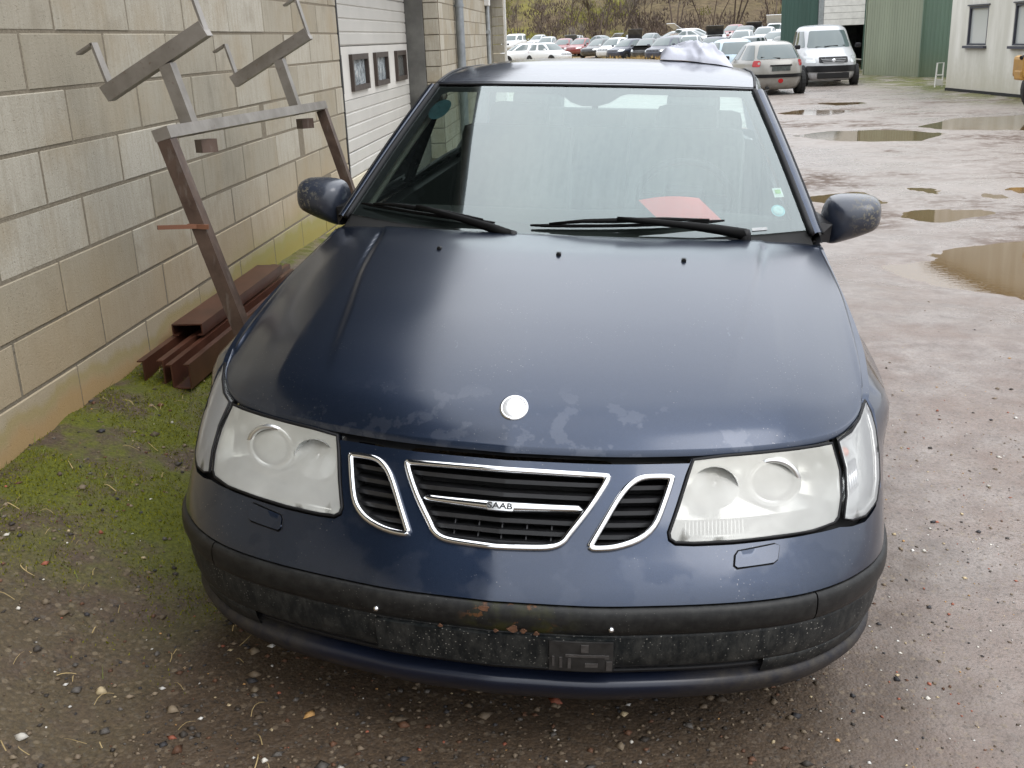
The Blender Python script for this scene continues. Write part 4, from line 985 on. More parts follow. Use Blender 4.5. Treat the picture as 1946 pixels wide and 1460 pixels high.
# A pillars: seal, painted post, drip channel
for sg in (1, -1):
    a = [wmap(sg * 1.0, v) for v in np.linspace(-.03, 1.0, 24)]
    m = MB(); m.tube([q + (sg * .005, 0, .003) for q in a], .0105, 8); m.build('windscreen_seal', SEAL, car, True)
    V = []; F = []
    for q, v in zip(a, np.linspace(0, 1, 24)):
        V += [q + (sg * .014, .004, .004), q + (sg * .022, .006, .008), q + (sg * .033, .014, .008), q + (sg * .042, .034, .002), q + (sg * .048, .062, -.014)]
    for i in range(23):
        for j in range(4): F.append((i*5 + j, i*5 + j + 1, (i+1)*5 + j + 1, (i+1)*5 + j))
    pil = mesh('pillar', V, F, PAINT, car, True)
    m = MB(); m.tube([q + (sg * .0455, .046, -.003) for q in a], .0055, 6); m.build('door_seal', SEAL, pil, True)
    m = MB(); m.tube([q + (-sg * .012, .03, -.035) for q in a[2:]], .020, 8); m.build('pillar_trim', simple('pale_trim', (.42, .42, .37), .7) if 'pale_trim' not in MATS else MATS['pale_trim'], pil, True)
ZR = pchip([(2.1,1.388),(2.3,1.412),(2.55,1.434),(2.85,1.447),(3.1,1.447),(3.35,1.434),(3.6,1.405),(3.75,1.38)])
def roof_pt(u, v):
    x = u * (.607 + .02 * math.sin(math.pi * v)); yf_ = 2.150 + .10 * x * x / .36; y = yf_ + (3.62 - .06 * u * u - yf_) * v
    z = ZR(y - .10 * x * x / .36) - .010 * u * u - .036 * abs(u) ** 3.6 * sm(-.15, .75, v)
    return np.array((x, y, z + .002))
roofo = grid('roof', roof_pt, [math.copysign(1 - (1 - abs(k)) ** 1.4, k) for k in np.linspace(-1, 1, 61)], np.linspace(0, 1, 50), PAINT_ROOF, car)
m = MB(); m.tube([roof_pt(u, 0) + (0, -.007, -.003) for u in np.linspace(-1, 1, 40)], .0050, 8); m.build('header_seal', SEAL, car, True)
m = MB(); m.tube([roof_pt(u, .020) + (0, 0, -.0012) for u in np.linspace(-1, 1, 40)], .0034, 8); m.build('header_joint', SEAL, car, True)
for sg in (1, -1):                                    # cant rails with drip strips
    V = []; F = []; vsr = np.linspace(0, 1, 26)
    for v in vsr:
        q = roof_pt(sg, v); V += [q + (-sg * .002, 0, .0015), q + (sg * .012, .0, -.004), q + (sg * .028, 0, -.02), q + (sg * .036, 0, -.045)]
    for i in range(25):
        for j in range(3): F.append((i*4 + j, i*4 + j + 1, (i+1)*4 + j + 1, (i+1)*4 + j))
    cr = mesh('cant_rail', V, F, PAINT, car, True); m = MB(); m.tube([roof_pt(sg, v) + (sg * .004, 0, .002) for v in vsr], .005, 6); m.build('drip_strip', SEAL, cr, True)
def gmap(y, z, off=0.): return np.array((.832 - (z - .93) * .415 + off - .05 * sm(3.1, 4.2, y), y, z))
fw = [(1.635,.962),(2.50,.962),(2.50,1.35),(2.26,1.352),(2.215,1.342)]; rw = [(2.60,.965),(3.48,.985),(3.62,1.10),(3.40,1.32),(3.30,1.345),(2.60,1.348)]
o_, _ = (lambda a: (a, mirrored(a)))(panel('window_frame', [(1.585,.945),(2.6,.945),(3.6,.955),(4.12,.985),(4.05,1.08),(3.66,1.375),(3.3,1.385),(2.35,1.372),(2.22,1.355)], gmap, TRIMB, car, holes=[fw, rw], step=.06, skirt=.02))
for P in (fw, rw): a = panel('side_window', inset(P, -.004), gmap, SGLASS if P is fw else FOG, car, step=.08, off=-.008); mirrored(a)
grid('rear_window', lambda u, v: np.array((u * (.60 + .10 * v), 3.60 + .47 * v + .05 * (1 - u * u), 1.402 - .325 * v - .02 * u * u)), np.linspace(-1, 1, 20), np.linspace(0, 1, 10), FOG, car)
for sg in (1, -1): grid('rear_pillar', lambda u, v: np.array((sg * (.60 + .10 * v + .09 * u), 3.60 + .47 * v - .05 * u, 1.38 - .325 * v - .03 * u)), np.linspace(0, 1, 5), np.linspace(0, 1, 8), PAINT, car)

# --- cabin
FAB = simple('seat_fabric', (.10, .105, .105), .9, var=.25, vs=30, bumps=.2, bscale=300); DASH = simple('dash_plastic', (.035, .037, .038), .6, bumps=.1, bscale=300); HEADL = simple('headlining', (.40, .40, .36), .9)
grid('dashboard', lambda u, v: np.array((u * .73, 1.52 + .60 * v, .915 + .035 * math.sin(v * 2.2) + .018 * math.exp(-((u * .73 - .37) / .2) ** 2) * sm(.35, .7, v) - .28 * sm(.85, 1, v))), np.linspace(-1, 1, 40), np.linspace(0, 1, 20), DASH, car)
m = MB(); m.box((0, 2.9, .33), (1.60, 2.7, .04)); m.box((0, 1.60, .6), (1.5, .03, .55)); m.box((.80, 2.6, .62), (.06, 2.2, .6)); m.box((-.80, 2.6, .62), (.06, 2.2, .6)); m.box((0, 4.0, .95), (1.3, .5, .05)); m.build('cabin_lining', DASH, car)
grid('headlining', lambda u, v: roof_pt(u * .97, v * .98 + .01) - (0, 0, .03), np.linspace(-1, 1, 16), np.linspace(0, 1, 16), HEADL, car)
def seat(x, y, hw, back, name, parent=car):
    m = MB(); m.box((x, y, .58), (2 * hw, .50, .16), bev=.05); m.box((x, y + .30, .88), (2 * hw - .02, .13, .62), rx(R(-14)), bev=.055)
    s_ = m.build(name, FAB, parent, angle=50); m = MB()
    for hx_ in back: m.box((hx_, y + .405, 1.185), (.27, .10, .18), rx(R(-10)), bev=.045); m.tube([(hx_ - .05, y + .37, 1.02), (hx_ - .05, y + .40, 1.15)], .007, 6); m.tube([(hx_ + .05, y + .37, 1.02), (hx_ + .05, y + .40, 1.15)], .007, 6)
    m.build('headrest', FAB, s_, angle=50)
seat(.37, 2.42, .26, (.37,), 'front_seat'); seat(-.37, 2.42, .26, (-.37,), 'front_seat'); seat(0, 3.30, .66, (-.40, .40), 'rear_seat')
wr = rx(R(-62)); m = MB(); m.tube([np.array((.37, 2.13, .985)) + wr @ np.array((  .172 * math.cos(a), .172 * math.sin(a), 0)) for a in np.linspace(0, 2 * math.pi, 37)[:-1]], .015, 10, closed=True)
sw = m.build('steering_wheel', TRIMB, car, True); m = MB(); m.box((.37, 2.12, .98), (.15, .12, .05), wr, bev=.02); m.beam((.20, 2.13, .985), (.54, 2.13, .985), .03, .03); m.tube([(.37, 2.1, .96), (.37, 1.85, .86)], .035, 10); m.build('wheel_hub', TRIMB, sw)
m = MB(); m.box((0.02, 2.16, 1.275), (.24, .03, .065), rx(R(12)), bev=.015); m.tube([(0.02, 2.15, 1.29), (0.02, 2.15, 1.345)], .012, 8); m.build('inside_mirror', TRIMB, car)

# --- door mirrors
MIRP = paint('mossy_blue_paint', .10, .2, .05, .0)
t = NT('mirror_paint'); p = t.pos(obj=True); X, Y, Z = t.sep(p); n = t.noise(p, 75, 4, .7); n2 = t.noise(p, 14, 3)
lic = t.math('MULTIPLY', t.ramp(n, [(.52, 0.), (.60, 1.)]), t.mrange(t.math('ABSOLUTE', X), .90, 1.0)); 
b = t.mix(t.math('MULTIPLY', lic, .8), (.016, .022, .038), (.20, .18, .13)); low = t.mrange(t.math('ADD', Z, t.math('MULTIPLY', t.math('SUBTRACT', n2, .5), .05)), .945, .985, 1., 0.)
b = t.mix(t.math('MULTIPLY', low, t.mrange(t.math('ABSOLUTE', X), .93, 1.0)), b, (.03, .026, .018))
MIRP = t.done(t.prin(b, .5, .3, None, t.math('SUBTRACT', 1., lic, clamp=True), .20))
MO = [(.848,.935),(.838,.985),(.852,1.045),(.880,1.068),(.94,1.074),(1.0,1.070),(1.028,1.052),(1.036,1.010),(1.026,.966),(.980,.940),(.920,.918),(.878,.906),(.858,.912)]
def mirror_(sg):
    P = smooth_poly(MO, 3); c = np.array((.945, .998)); V = []; F = []; k = len(P); rings = [(1., 1.815), (1.0, 1.795), (.985, 1.772), (.93, 1.748), (.82, 1.728), (.64, 1.713), (.4, 1.704), (.15, 1.700)]
    for s_, y in rings:
        for a in P: q = c + (a - c) * s_; V.append((sg * q[0], y + .03 * (q[0] - .94), q[1]))
    for i in range(len(rings) - 1):
        for j in range(k): F.append((i*k + j, i*k + (j+1) % k, (i+1)*k + (j+1) % k, (i+1)*k + j))
    F.append(tuple((len(rings) - 1) * k + j for j in range(k)))
    mo = mesh('door_mirror', V, F, MIRP, car, True)
    g_ = [c + (a - c) * .93 for a in P]; mesh('mirror_glass', [(sg * a[0], 1.812, a[1]) for a in g_], [tuple(range(k))], CHROME, mo)
    m = MB(); V = [(.862,1.70,.925),(.862,1.79,.93),(.815,1.80,.945),(.80,1.64,.935),(.868,1.705,.985),(.862,1.79,.99),(.80,1.82,1.02),(.785,1.68,1.0)]
    m.add([(sg * a, b, c_) for a, b, c_ in V], [(0,1,2,3),(4,5,6,7),(0,1,5,4),(1,2,6,5),(2,3,7,6),(3,0,4,7)]); m.build('mirror_foot', TRIMB, mo)
mirror_(1); mirror_(-1)
# --- wipers
WIPB = simple('wiper_black', (.004, .004, .004), .55, spec=.12)
def wiper(x0, x1, v0, v1, xp, vp, xm):
    m = MB(); N = 14; pts = [ws_pt(x0 + (x1 - x0) * i / N, v0 + (v1 - v0) * i / N, .012) for i in range(N + 1)]
    m.tube(pts, [.0035] + [.006] * (N - 1) + [.0035], 6); wb = m.build('wiper', WIPB, car, True)
    a, b, c = (ws_pt(x0 + (x1 - x0) * f_, v0 + (v1 - v0) * f_, o_) for f_, o_ in ((.10, .02), (.45, .034), (.92, .02)))
    m = MB(); m.tube([a, (a + b) / 2 + (0, -.002, .004), b, (b + c) / 2 + (0, -.002, .004), c], [.004, .007, .009, .007, .004], 6)
    pv = ws_pt(xp, vp, .02); mid = (b + pv) / 2 + (0, -.008, .010)
    m.tube([b + (0, -.004, .006), b * .6 + mid * .4 + (0, -.006, .006), mid, mid * .4 + pv * .6 + (0, -.004, .004), pv], [.008, .010, .012, .016, .019], 8); m.build('wiper_arm', WIPB, wb, True)
    m = MB(); m.lathe([(.0, .018), (.014, .016), (.019, .0), (.019, -.02)], pv, n=14); m.build('wiper_pivot', TRIMB, wb, True)
wiper(-.735, -.245, .06, .045, -.175, -.03, -.4)
wiper(-.125, .50, .045, .075, .565, -.02, .2)

# --- things on and in the car
t = NT('white_cloth'); p = t.pos(obj=True); CLOTH = t.done(t.prin(t.mix(t.noise(p, 9, 4), (.40, .41, .47), (.52, .53, .58)), .9, 0, t.bump(t.noise(p, 45, 4), .3, .006)))
def Wc(q): return CRc @ np.array(q, float) + CT
def cloth(u, v):
    x = .235 + .32 * u; y = 3.05 + .30 * v; e = min(1, 3.6 * min(u, 1 - u)) * min(1, 3. * min(v, 1 - v))
    z0 = roof_pt(max(-1, min(1, x / .61)), min(1, (y - 2.2) / 1.42))[2] + .006
    n = (.45 + .9 * noise.noise(Vector((u * 3.4, v * 1.9, 3)))) * .07 + (1 - min(1, 3.2 * abs(noise.noise(Vector((u * 4.3 + v * 2.5, v * 2.4, 7)))))) * .03 + .012 * noise.noise(Vector((u * 15, v * 11, 2)))
    return Wc((x + .03 * noise.noise(Vector((u * 4, v * 4, 1))), y + .03 * noise.noise(Vector((u * 4, v * 4, 9))), z0 + e ** .5 * (.030 + .8 * n) * (1 - .35 * sm(.55, 1, u)))) 
co_ = Wc((.40, 3.2, 1.44)); cl = grid('white_cloth', lambda u, v: cloth(u, v) - co_, np.linspace(0, 1, 56), np.linspace(0, 1, 40), CLOTH); cl.location = co_
tag(cl, 'crumpled white cloth lying on the dark blue car\'s roof', 'cloth')
pp = [(.205,1.985,.986),(.425,2.05,.990),(.505,1.70,.972),(.285,1.695,.972)]
po = Wc(np.mean(pp, 0)); Vp = [Wc(q) - po for q in pp]; V = []
for j in range(9):
    for i in range(9):
        u, v = i / 8, j / 8; q = (Vp[0] * (1-u) + Vp[1] * u) * (1-v) + (Vp[3] * (1-u) + Vp[2] * u) * v; V.append(q + (0, 0, .012 + .01 * math.sin(u * 3.1) * (1 - v)))
rpaper = mesh('paper_sheet', V, [(j*9+i, j*9+i+1, j*9+i+10, j*9+i+9) for j in range(8) for i in range(8)], simple('red_paper', (.80, .085, .06), .7, var=.04), None, True); rpaper.location = po
tag(rpaper, 'red sheet of paper on the dashboard behind the windscreen', 'paper')
# ------------------------------------------------------------------ the scrapyard beyond: cars, sheds, hillside
def cpaint(name, rgb, rough=.18):
    if name in MATS: return MATS[name]
    t = NT(name); p = t.pos(obj=True); n = t.noise(p, 3, 4); d = t.math('MULTIPLY', t.mrange(n, .35, .75), .3)
    Z = t.sep(p)[2]; mud = t.math('MULTIPLY', t.mrange(Z, .25, .6, .5, 0.), t.mrange(t.noise(p, 9, 4), .3, .7))
    c = t.mix(d, rgb, tuple(.6 * v + .10 for v in rgb)); c = t.mix(mud, c, (.16, .13, .10))
    return t.done(t.prin(c, .5, .1, None, .9, rough))
CP = {k: cpaint('car_paint_' + k, v) for k, v in dict(white=(.68, .69, .70), silver=(.40, .41, .42), grey=(.16, .17, .18), black=(.012, .012, .014), navy=(.014, .02, .045),
      red=(.20, .016, .016), lightblue=(.36, .46, .52), brown=(.13, .09, .06), champagne=(.25, .24, .215), green=(.10, .12, .10)).items()}
t = NT('car_window'); CGL = t.done(t.prin((.05, .075, .075), .06, 0, spec=.8))
t = NT('pale_window'); CGL2 = t.done(t.prin((.075, .10, .10), .08, 0, spec=.8))
REDL = MATS['red_lens']; t = NT('lamp_glass'); LAMPG = t.done(t.prin((.55, .57, .57), .12, .3, None, .8)); PLATE = simple('blank_plate', (.05, .06, .055), .5, var=.4, vs=20)
# body shapes as stacked plan outlines: (height, front y, rear y, half width); front faces -y
HATCH = [(.16,-1.72,1.70,.70),(.25,-1.86,1.82,.785),(.45,-1.915,1.90,.825),(.6,-1.90,1.915,.83),(.70,-1.83,1.905,.825),(.78,-1.60,1.885,.81),(.84,-1.25,1.86,.80),(.885,-1.07,1.835,.785),(.95,-.97,1.79,.755),(1.1,-.72,1.64,.69),(1.25,-.44,1.47,.625),(1.34,-.22,1.31,.575),(1.395,0,1.10,.49),(1.425,.22,.85,.36),(1.435,.45,.6,.12)]
SAL = [(.16,-1.98,1.95,.72),(.25,-2.12,2.08,.80),(.45,-2.2,2.17,.85),(.62,-2.17,2.2,.86),(.72,-2.05,2.19,.85),(.80,-1.62,2.16,.835),(.86,-1.2,2.10,.815),(.90,-1.05,1.80,.80),(.94,-.97,1.50,.77),(1.05,-.76,1.32,.715),(1.2,-.45,1.10,.65),(1.32,-.16,.87,.59),(1.385,.06,.70,.50),(1.415,.25,.55,.36),(1.425,.36,.44,.12)]
EST = [(z, f, (2.2 - max(0, z - .6) * .16 - max(0, z - 1.0) ** 1.2 * .75) if z < 1.39 else 1.5 - (z - 1.39) * 14, w) for z, f, r_, w in SAL]
VAN = [(.18,-1.88,1.90,.74),(.28,-2.0,2.0,.82),(.5,-2.06,2.05,.855),(.7,-2.04,2.05,.86),(.85,-1.93,2.05,.86),(.97,-1.62,2.04,.855),(1.05,-1.38,2.03,.845),(1.12,-1.26,2.02,.825),(1.3,-1.08,2.0,.775),(1.5,-.87,1.97,.73),(1.64,-.70,1.93,.69),(1.74,-.50,1.84,.61),(1.79,-.2,1.6,.47),(1.81,.2,1.2,.2)]
def ringmap(tab, nexp=3.3):
    fz = pchip([(a[0], a[1]) for a in tab]); rz_ = pchip([(a[0], a[2]) for a in tab]); wz = pchip([(a[0], a[3]) for a in tab])
    def pt(t_, z):
        c, s_ = math.cos(t_), math.sin(t_); e = 2 / nexp; f_, r_ = fz(z), rz_(z)
        return np.array((wz(z) * math.copysign(abs(c) ** e, c), (f_ + r_) / 2 + (r_ - f_) / 2 * math.copysign(abs(s_) ** e, s_), z))
    def mp(t_, z, off=0.):
        q = pt(t_, z)
        if off:
            n = np.cross(pt(t_ + .02, z) - pt(t_ - .02, z), pt(t_, z + .01) - pt(t_, z - .01)); n /= (np.linalg.norm(n) + 1e-9); q = q + n * off
        return q
    return mp
D_ = math.pi / 180
def rrect(t0, t1, z0, z1, tt0=None, tt1=None, rt=6, rz=.05):     # rounded outline in (angle, height); tt: angles along the top
    tt0 = t0 if tt0 is None else tt0; tt1 = t1 if tt1 is None else tt1
    P = [(t0 + rt, z0), (t1 - rt, z0), (t1 - rt * .3, z0 + rz * .3), (t1, z0 + rz), (tt1, z1 - rz), (tt1 - rt * .3, z1 - rz * .3), (tt1 - rt, z1), (tt0 + rt, z1), (tt0 + rt * .3, z1 - rz * .3), (tt0, z1 - rz), (t0, z0 + rz), (t0 + rt * .3, z0 + rz * .3)]
    return [(a * D_, b) for a, b in P]
KINDS = {'hatch': (HATCH, dict(ws=(.925, 1.335), rw=(.965, 1.325), hl=(.60, .735), tl=(.77, .93), wy=(-1.16, 1.26), mir=(-.62, .98), plate=.715, rb=(.485, .575), fb=(.30, .52))),
         'saloon': (SAL, dict(ws=(.93, 1.325), rw=(.965, 1.32), hl=(.60, .73), tl=(.68, .83), wy=(-1.30, 1.32), mir=(-.62, .98), plate=.60, rb=(.44, .54), fb=(.30, .52))),
         'estate': (EST, dict(ws=(.93, 1.325), rw=(.98, 1.32), hl=(.60, .73), tl=(.70, .98), wy=(-1.30, 1.32), mir=(-.62, .98), plate=.66, rb=(.44, .54), fb=(.30, .52))),
         'van': (VAN, dict(ws=(1.13, 1.63), rw=(1.1, 1.6), hl=(.70, .90), tl=(.8, 1.2), wy=(-1.33, 1.37), mir=(-.85, 1.17), plate=.7, rb=(.42, .55), fb=(.44, .62)))}
PROTO = {}
def proto(kind):
    if kind in PROTO: return PROTO[kind]
    tab, k = KINDS[kind]; mp = ringmap(tab); parts = []       # (name, mesh, slot, parent index)
    def grab(o, slot, par=None): parts.append((o.name.split('.')[0], o.data, slot, par)); bpy.data.objects.remove(o); return len(parts) - 1
    N = 56; lv = [a[0] for a in tab]; zs = sorted(set(lv + [(a + b) / 2 for a, b in zip(lv[:-1], lv[1:])])); V = []; F = []
    for z in zs: V += [mp(2 * math.pi * j / N, z) for j in range(N)]
    for i in range(len(zs) - 1):
        for j in range(N): F.append((i*N + j, i*N + (j+1) % N, (i+1)*N + (j+1) % N, (i+1)*N + j))
    F += [tuple((len(zs) - 1) * N + j for j in range(N)), tuple(range(N - 1, -1, -1))]
    grab(mesh('body', V, F, None, None, True), 'paint')
    pn = lambda nm, P, slot, off=.006, step=.12: grab(panel(nm, P, mp, None, None, step=step, off=off), slot)
    a, b = k['ws']; pn('windscreen', rrect(-133, -47, a, b, -130, -50), 'glass'); a2, b2 = k['rw']; pn('rear_window', rrect(48, 132, a2, b2, 51, 129), 'glass')
    for s_ in (0, 180):
        f_ = (lambda P: P) if s_ == 0 else (lambda P: [(math.pi - x, y) for x, y in P][::-1])
        pn('side_window', f_(rrect(-40, -1, a + .01, b - .01, -30, -1, 2)), 'glass'); pn('side_window', f_(rrect(1.5, 41, a + .015, b - .01, 1.5, 36, 2)), 'glass')
        pn('headlamp', f_(rrect(-66, -38, *k['hl'], -62, -34, 3, .03)), 'lamp', .008); pn('tail_lamp', f_(rrect(40, 60 if kind != 'saloon' else 64, *k['tl'], None, None, 3, .05)), 'red', .008)
        sg = 1 if s_ == 0 else -1; w_ = tab[4][3]
        m = MB(); m.box((sg * (w_ + .06), k['mir'][0], k['mir'][1]), (.18, .10, .13), bev=.035); grab(m.build('door_mirror', None, None, angle=50), 'mirror')
        for wy in k['wy']:
            rr = .335
            m = MB(); m.lathe([(0, .012), (rr, .012), (rr + .005, 0), (rr + .005, -.1)], (sg * (w_ - .030), wy, .30), 'X', 22, rot=np.diag((sg, 1, 1)).astype(float)); grab(m.build('arch', None), 'dark')
            m = MB(); m.lathe([(.19, .015), (.25, .022), (.285, .01), (.295, -.02), (.295, -.17), (.1, -.18)], (sg * (w_ - .035), wy, .293), 'X', 22, rot=np.diag((sg, 1, 1)).astype(float)); wi = grab(m.build('wheel', None, None, True), 'tyre')
            m = MB(); m.lathe([(0, .016), (.10, .018), (.19, .012)], (sg * (w_ - .035), wy, .293), 'X', 16, rot=np.diag((sg, 1, 1)).astype(float)); grab(m.build('rim', None, None, True), 'rim', wi)
    pn('front_bumper', rrect(-140, -40, *k['fb'], None, None, 5, .03), 'bumper', .022); pn('rear_bumper', rrect(38, 142, *k['rb'], None, None, 5, .02), 'bumper', .022)
    pn('grille', rrect(-108, -72, k['hl'][0] + .0, k['hl'][1] - .03, None, None, 4, .02), 'trim', .008); m = MB(); q = mp(math.pi / 2, k['plate']); m.box(q + (0, .012, 0), (.50, .02, .115)); grab(m.build('number_plate', None), 'plate')
    PROTO[kind] = parts; return parts
SLOT = dict(glass=CGL, lamp=LAMPG, red=REDL, dark=DARK, tyre=TYRE, rim=ALLOY, trim=TRIMB, plate=PLATE)
def scrap_car(name, label, cat, kind, colr, loc, rotz, group=None, pale=0, dark_bumper=0, bonnet=0, bcol=None, hatch=0, scale=1., sz=1.):
    o = thing(name, label, cat, loc, rotz, group); o.scale = (scale, scale, scale * sz); pm = CP[colr]; obs = []
    for nm, me, slot, par in proto(kind):
        c = bpy.data.objects.new(nm, me); link(c, obs[par] if par is not None else o); obs.append(c)
        if not me.materials: me.materials.append(TRIMB)
        mt = pm if slot == 'paint' else (TRIMB if dark_bumper else pm) if slot in ('bumper', 'mirror') else CGL2 if (slot == 'glass' and pale) else SLOT[slot]
        c.material_slots[0].link = 'OBJECT'; c.material_slots[0].material = mt
    tab, k = KINDS[kind]; a = k['ws'][0]; fy = min(q[1] for q in tab); cowl = [q for q in tab if q[0] >= a - .06][0]; w_ = cowl[3]
    if bonnet:
        m = MB(); an = R(bonnet); ln = (cowl[1] - fy) * .92; d_ = np.array((0, -math.cos(an), math.sin(an))); m.box(np.array((0, cowl[1] - .03, a - .02)) + d_ * ln / 2, (w_ * 1.6, ln * .9, .035), rx(-an), bev=.012); m.build('open_bonnet', CP[bcol or colr], o)
        m = MB(); m.box((0, fy + .12 + ln / 2, a - .10), (w_ * 1.4, ln * .8, .14), rx(.06)); m.build('engine_bay', DARK, o)
    if hatch:
        m = MB(); ln = .85; ry_ = tab[-4][2]; an = R(hatch); d_ = np.array((0, math.cos(an), math.sin(an))); m.box(np.array((0, ry_, tab[-3][0] + .02)) + d_ * ln / 2, (w_ * 1.5, ln, .05), rx(an), bev=.02); m.build('open_tailgate', pm, o)
    return o
G1 = 'scrap cars in rows below the hillside'
yard = [ # label, kind, colour, x, y, heading in degrees (0 = facing us), extras
 ('white car with its doors off the frame, nearest the workshop corner', 'hatch', 'white', -4.9, 79.0, -75, dict(pale=1)),
 ('white car parked behind the dark blue car\'s roof, right of the doorless one', 'hatch', 'white', -2.75, 76.0, 40, dict(pale=1)),
 ('white off-roader at the left end of the back row', 'van', 'white', -7.7, 113.0, -22, dict(pale=1, sz=.95)),
 ('small silver car second from the left end of the back row', 'saloon', 'silver', -5.6, 122.0, -25, {}),
 ('grey silver car third from the left end of the back row', 'hatch', 'silver', -3.9, 102.0, -14, dict(pale=1, sz=1.06)),
 ('dark red car with a pale windscreen in the back row', 'hatch', 'red', -2.2, 95.0, -12, dict(pale=1)),
 ('dark red car behind a bare bush, left of the black saloon', 'saloon', 'red', -.75, 94.0, -24, {}),
 ('black saloon between the dark red cars and the white one', 'saloon', 'black', .75, 88.0, -28, dict(pale=1)),
 ('white hatchback in the middle of the row, left of a navy one', 'hatch', 'white', 1.85, 83.0, -30, dict(sz=1.06, pale=1)),
 ('navy hatchback in front of the white one', 'hatch', 'navy', 2.75, 80.0, -40, dict(pale=1)),
 ('black car with its bonnet missing, facing us in the row', 'saloon', 'black', 4.0, 78.0, -16, dict(pale=1, bonnet=4)),
 ('small navy hatchback nearest us in the row', 'hatch', 'navy', 4.85, 71.5, -30, dict(pale=1, sz=1.05)),
 ('grey car with a pale bonnet propped up, behind the white hatchback', 'saloon', 'grey', 1.3, 103.0, 50, dict(bonnet=38, bcol='white')),
 ('dark car with a black bonnet standing upright', 'saloon', 'grey', 3.95, 101.0, 6, dict(bonnet=72, bcol='black')),
 ('grey saloon right of the upright black bonnet', 'saloon', 'grey', 5.6, 104.0, -30, dict(pale=1)),
 ('silver estate in the far row, below the bare trees', 'estate', 'silver', 7.5, 102.0, -62, dict(pale=1)),
 ('brown estate in front of the silver one', 'estate', 'brown', 6.5, 92.0, -66, dict(pale=1)),
 ('silver saloon standing sideways in the middle row', 'saloon', 'silver', 8.2, 88.0, 62, dict(pale=1)),
 ('low silver saloon above the white cloth', 'saloon', 'silver', 6.7, 73.5, 165, dict(pale=1)),
 ('white car with a black bonnet standing open', 'hatch', 'white', 9.3, 83.0, -8, dict(pale=1, bonnet=66, bcol='black')),
 ('white estate with its tailgate raised, behind the open black bonnet', 'estate', 'white', 9.0, 94.0, 118, dict(hatch=32, pale=1)),
 ('black saloon in the far row, right of the open black bonnet', 'saloon', 'black', 11.6, 84.5, -24, dict(pale=1)),
 ('grey hatchback with a dark bonnet raised, last but one before the dark green shed', 'hatch', 'grey', 13.6, 93.0, -10, dict(bonnet=60, bcol='black')),
 ('silver saloon near the dark green shed, far row', 'saloon', 'silver', 12.5, 80.5, -20, dict(pale=1)),
 ('white hatchback with dark red tail lamps seen from behind, beyond the light blue one', 'hatch', 'silver', 8.5, 58.0, 163, {}),
 ('white hatchback with tailgate raised, beside the dark green shed', 'hatch', 'white', 14.7, 89.0, 165, dict(hatch=46)),
 ('dark grey hatchback squeezed between the navy one and the low silver saloon', 'hatch', 'grey', 6.0, 80.0, -25, dict(pale=1)),
 ('silver hatchback behind the dark red cars, bonnet raised', 'hatch', 'silver', -1.4, 108.0, -15, dict(bonnet=50, bcol='grey')),
 ('white saloon in the far row between the brown estate and the raised tailgate', 'saloon', 'white', 8.6, 101.0, -40, dict(pale=1)),
 ('red saloon in the far row behind the black one', 'saloon', 'red', 11.9, 93.0, -30, dict(pale=1)),
 ('silver hatchback in the middle row, right of the open black bonnet', 'hatch', 'silver', 10.3, 76.0, -18, dict(pale=1)),
 ('light grey saloon just left of the dark green shed, middle row', 'saloon', 'silver', 11.9, 72.0, -35, dict(pale=1)),
 ('navy saloon behind the light blue hatchback', 'saloon', 'navy', 7.3, 64.0, 150, dict(pale=1)),
 ('olive green saloon behind the champagne hatchback', 'saloon', 'green', 9.1, 51.0, 150, dict(pale=1)),
 ('light blue hatchback seen from behind, left of the champagne one', 'hatch', 'lightblue', 4.85, 39.0, 184, dict(pale=1, sz=1.03)),
]
for lb, kd, cl_, x, y, a, ex in yard:
    scrap_car('scrap_car', lb, 'car', kd, cl_, (x, y, gz(x, y) - .01), R(a), G1, **ex)
hb = scrap_car('hatchback_car', 'champagne silver hatchback seen from behind, beside the pale van', 'car', 'hatch', 'champagne', (4.95, 32.2, gz(5, 32) - .01), R(187), dark_bumper=1, pale=1)
hm_ = ringmap(HATCH)
m = MB(); m.box(hm_(math.pi / 2, .80) + (0, .012, 0), (.60, .03, .035), bev=.01); m.build('boot_handle', TRIMB, hb); m = MB(); m.lathe([(0, .01), (.05, .008), (.07, 0)], hm_(math.pi / 2, .40) + (0, .005, 0), 'Y', 14); m.build('fog_lamp', REDL, hb)
m = MB(); m.beam(hm_(90 * D_, .985) + (0, .03, 0), hm_(58 * D_, 1.02) + (0, .03, 0), .02, .025); m.build('rear_wiper', TRIMB, hb); m = MB(); m.box((.35, 1.85, .22), (.08, .2, .06), bev=.02); m.build('exhaust', DARK, hb)
vn = scrap_car('passenger_van', 'pale silver high-roofed van facing us beside the green shed', 'van', 'van', 'silver', (7.42, 35.9, gz(7.4, 35.6) - .01), R(-2), dark_bumper=1, pale=1)
vm_ = ringmap(VAN); fr_ = lambda z, o_=0.: vm_(-math.pi / 2, z) + np.array((0, -o_, 0))
m = MB(); m.box(fr_(.33, .0), (.95, .06, .17), bev=.03); m.build('lower_intake', DARK, vn)
for k in range(3): m = MB(); m.box(fr_(.715 + .045 * k, .012), (.62 + .05 * k, .03, .016), bev=.005); m.build('grille_bar', CP['silver'], vn)
m = MB(); m.lathe([(0, .014), (.04, .012), (.055, 0)], fr_(.765, .012), 'Y', 16, rot=np.diag((1, -1, 1)).astype(float)); m.build('badge', CHROME, vn, True)
for sg in (-1, 1): m = MB(); m.beam(vm_((-90 + sg * 8 - 12) * D_, 1.16) + (0, -.03, 0), vm_((-90 + sg * 8 + 16) * D_, 1.185) + (0, -.03, 0), .02, .02); m.build('wiper', TRIMB, vn)

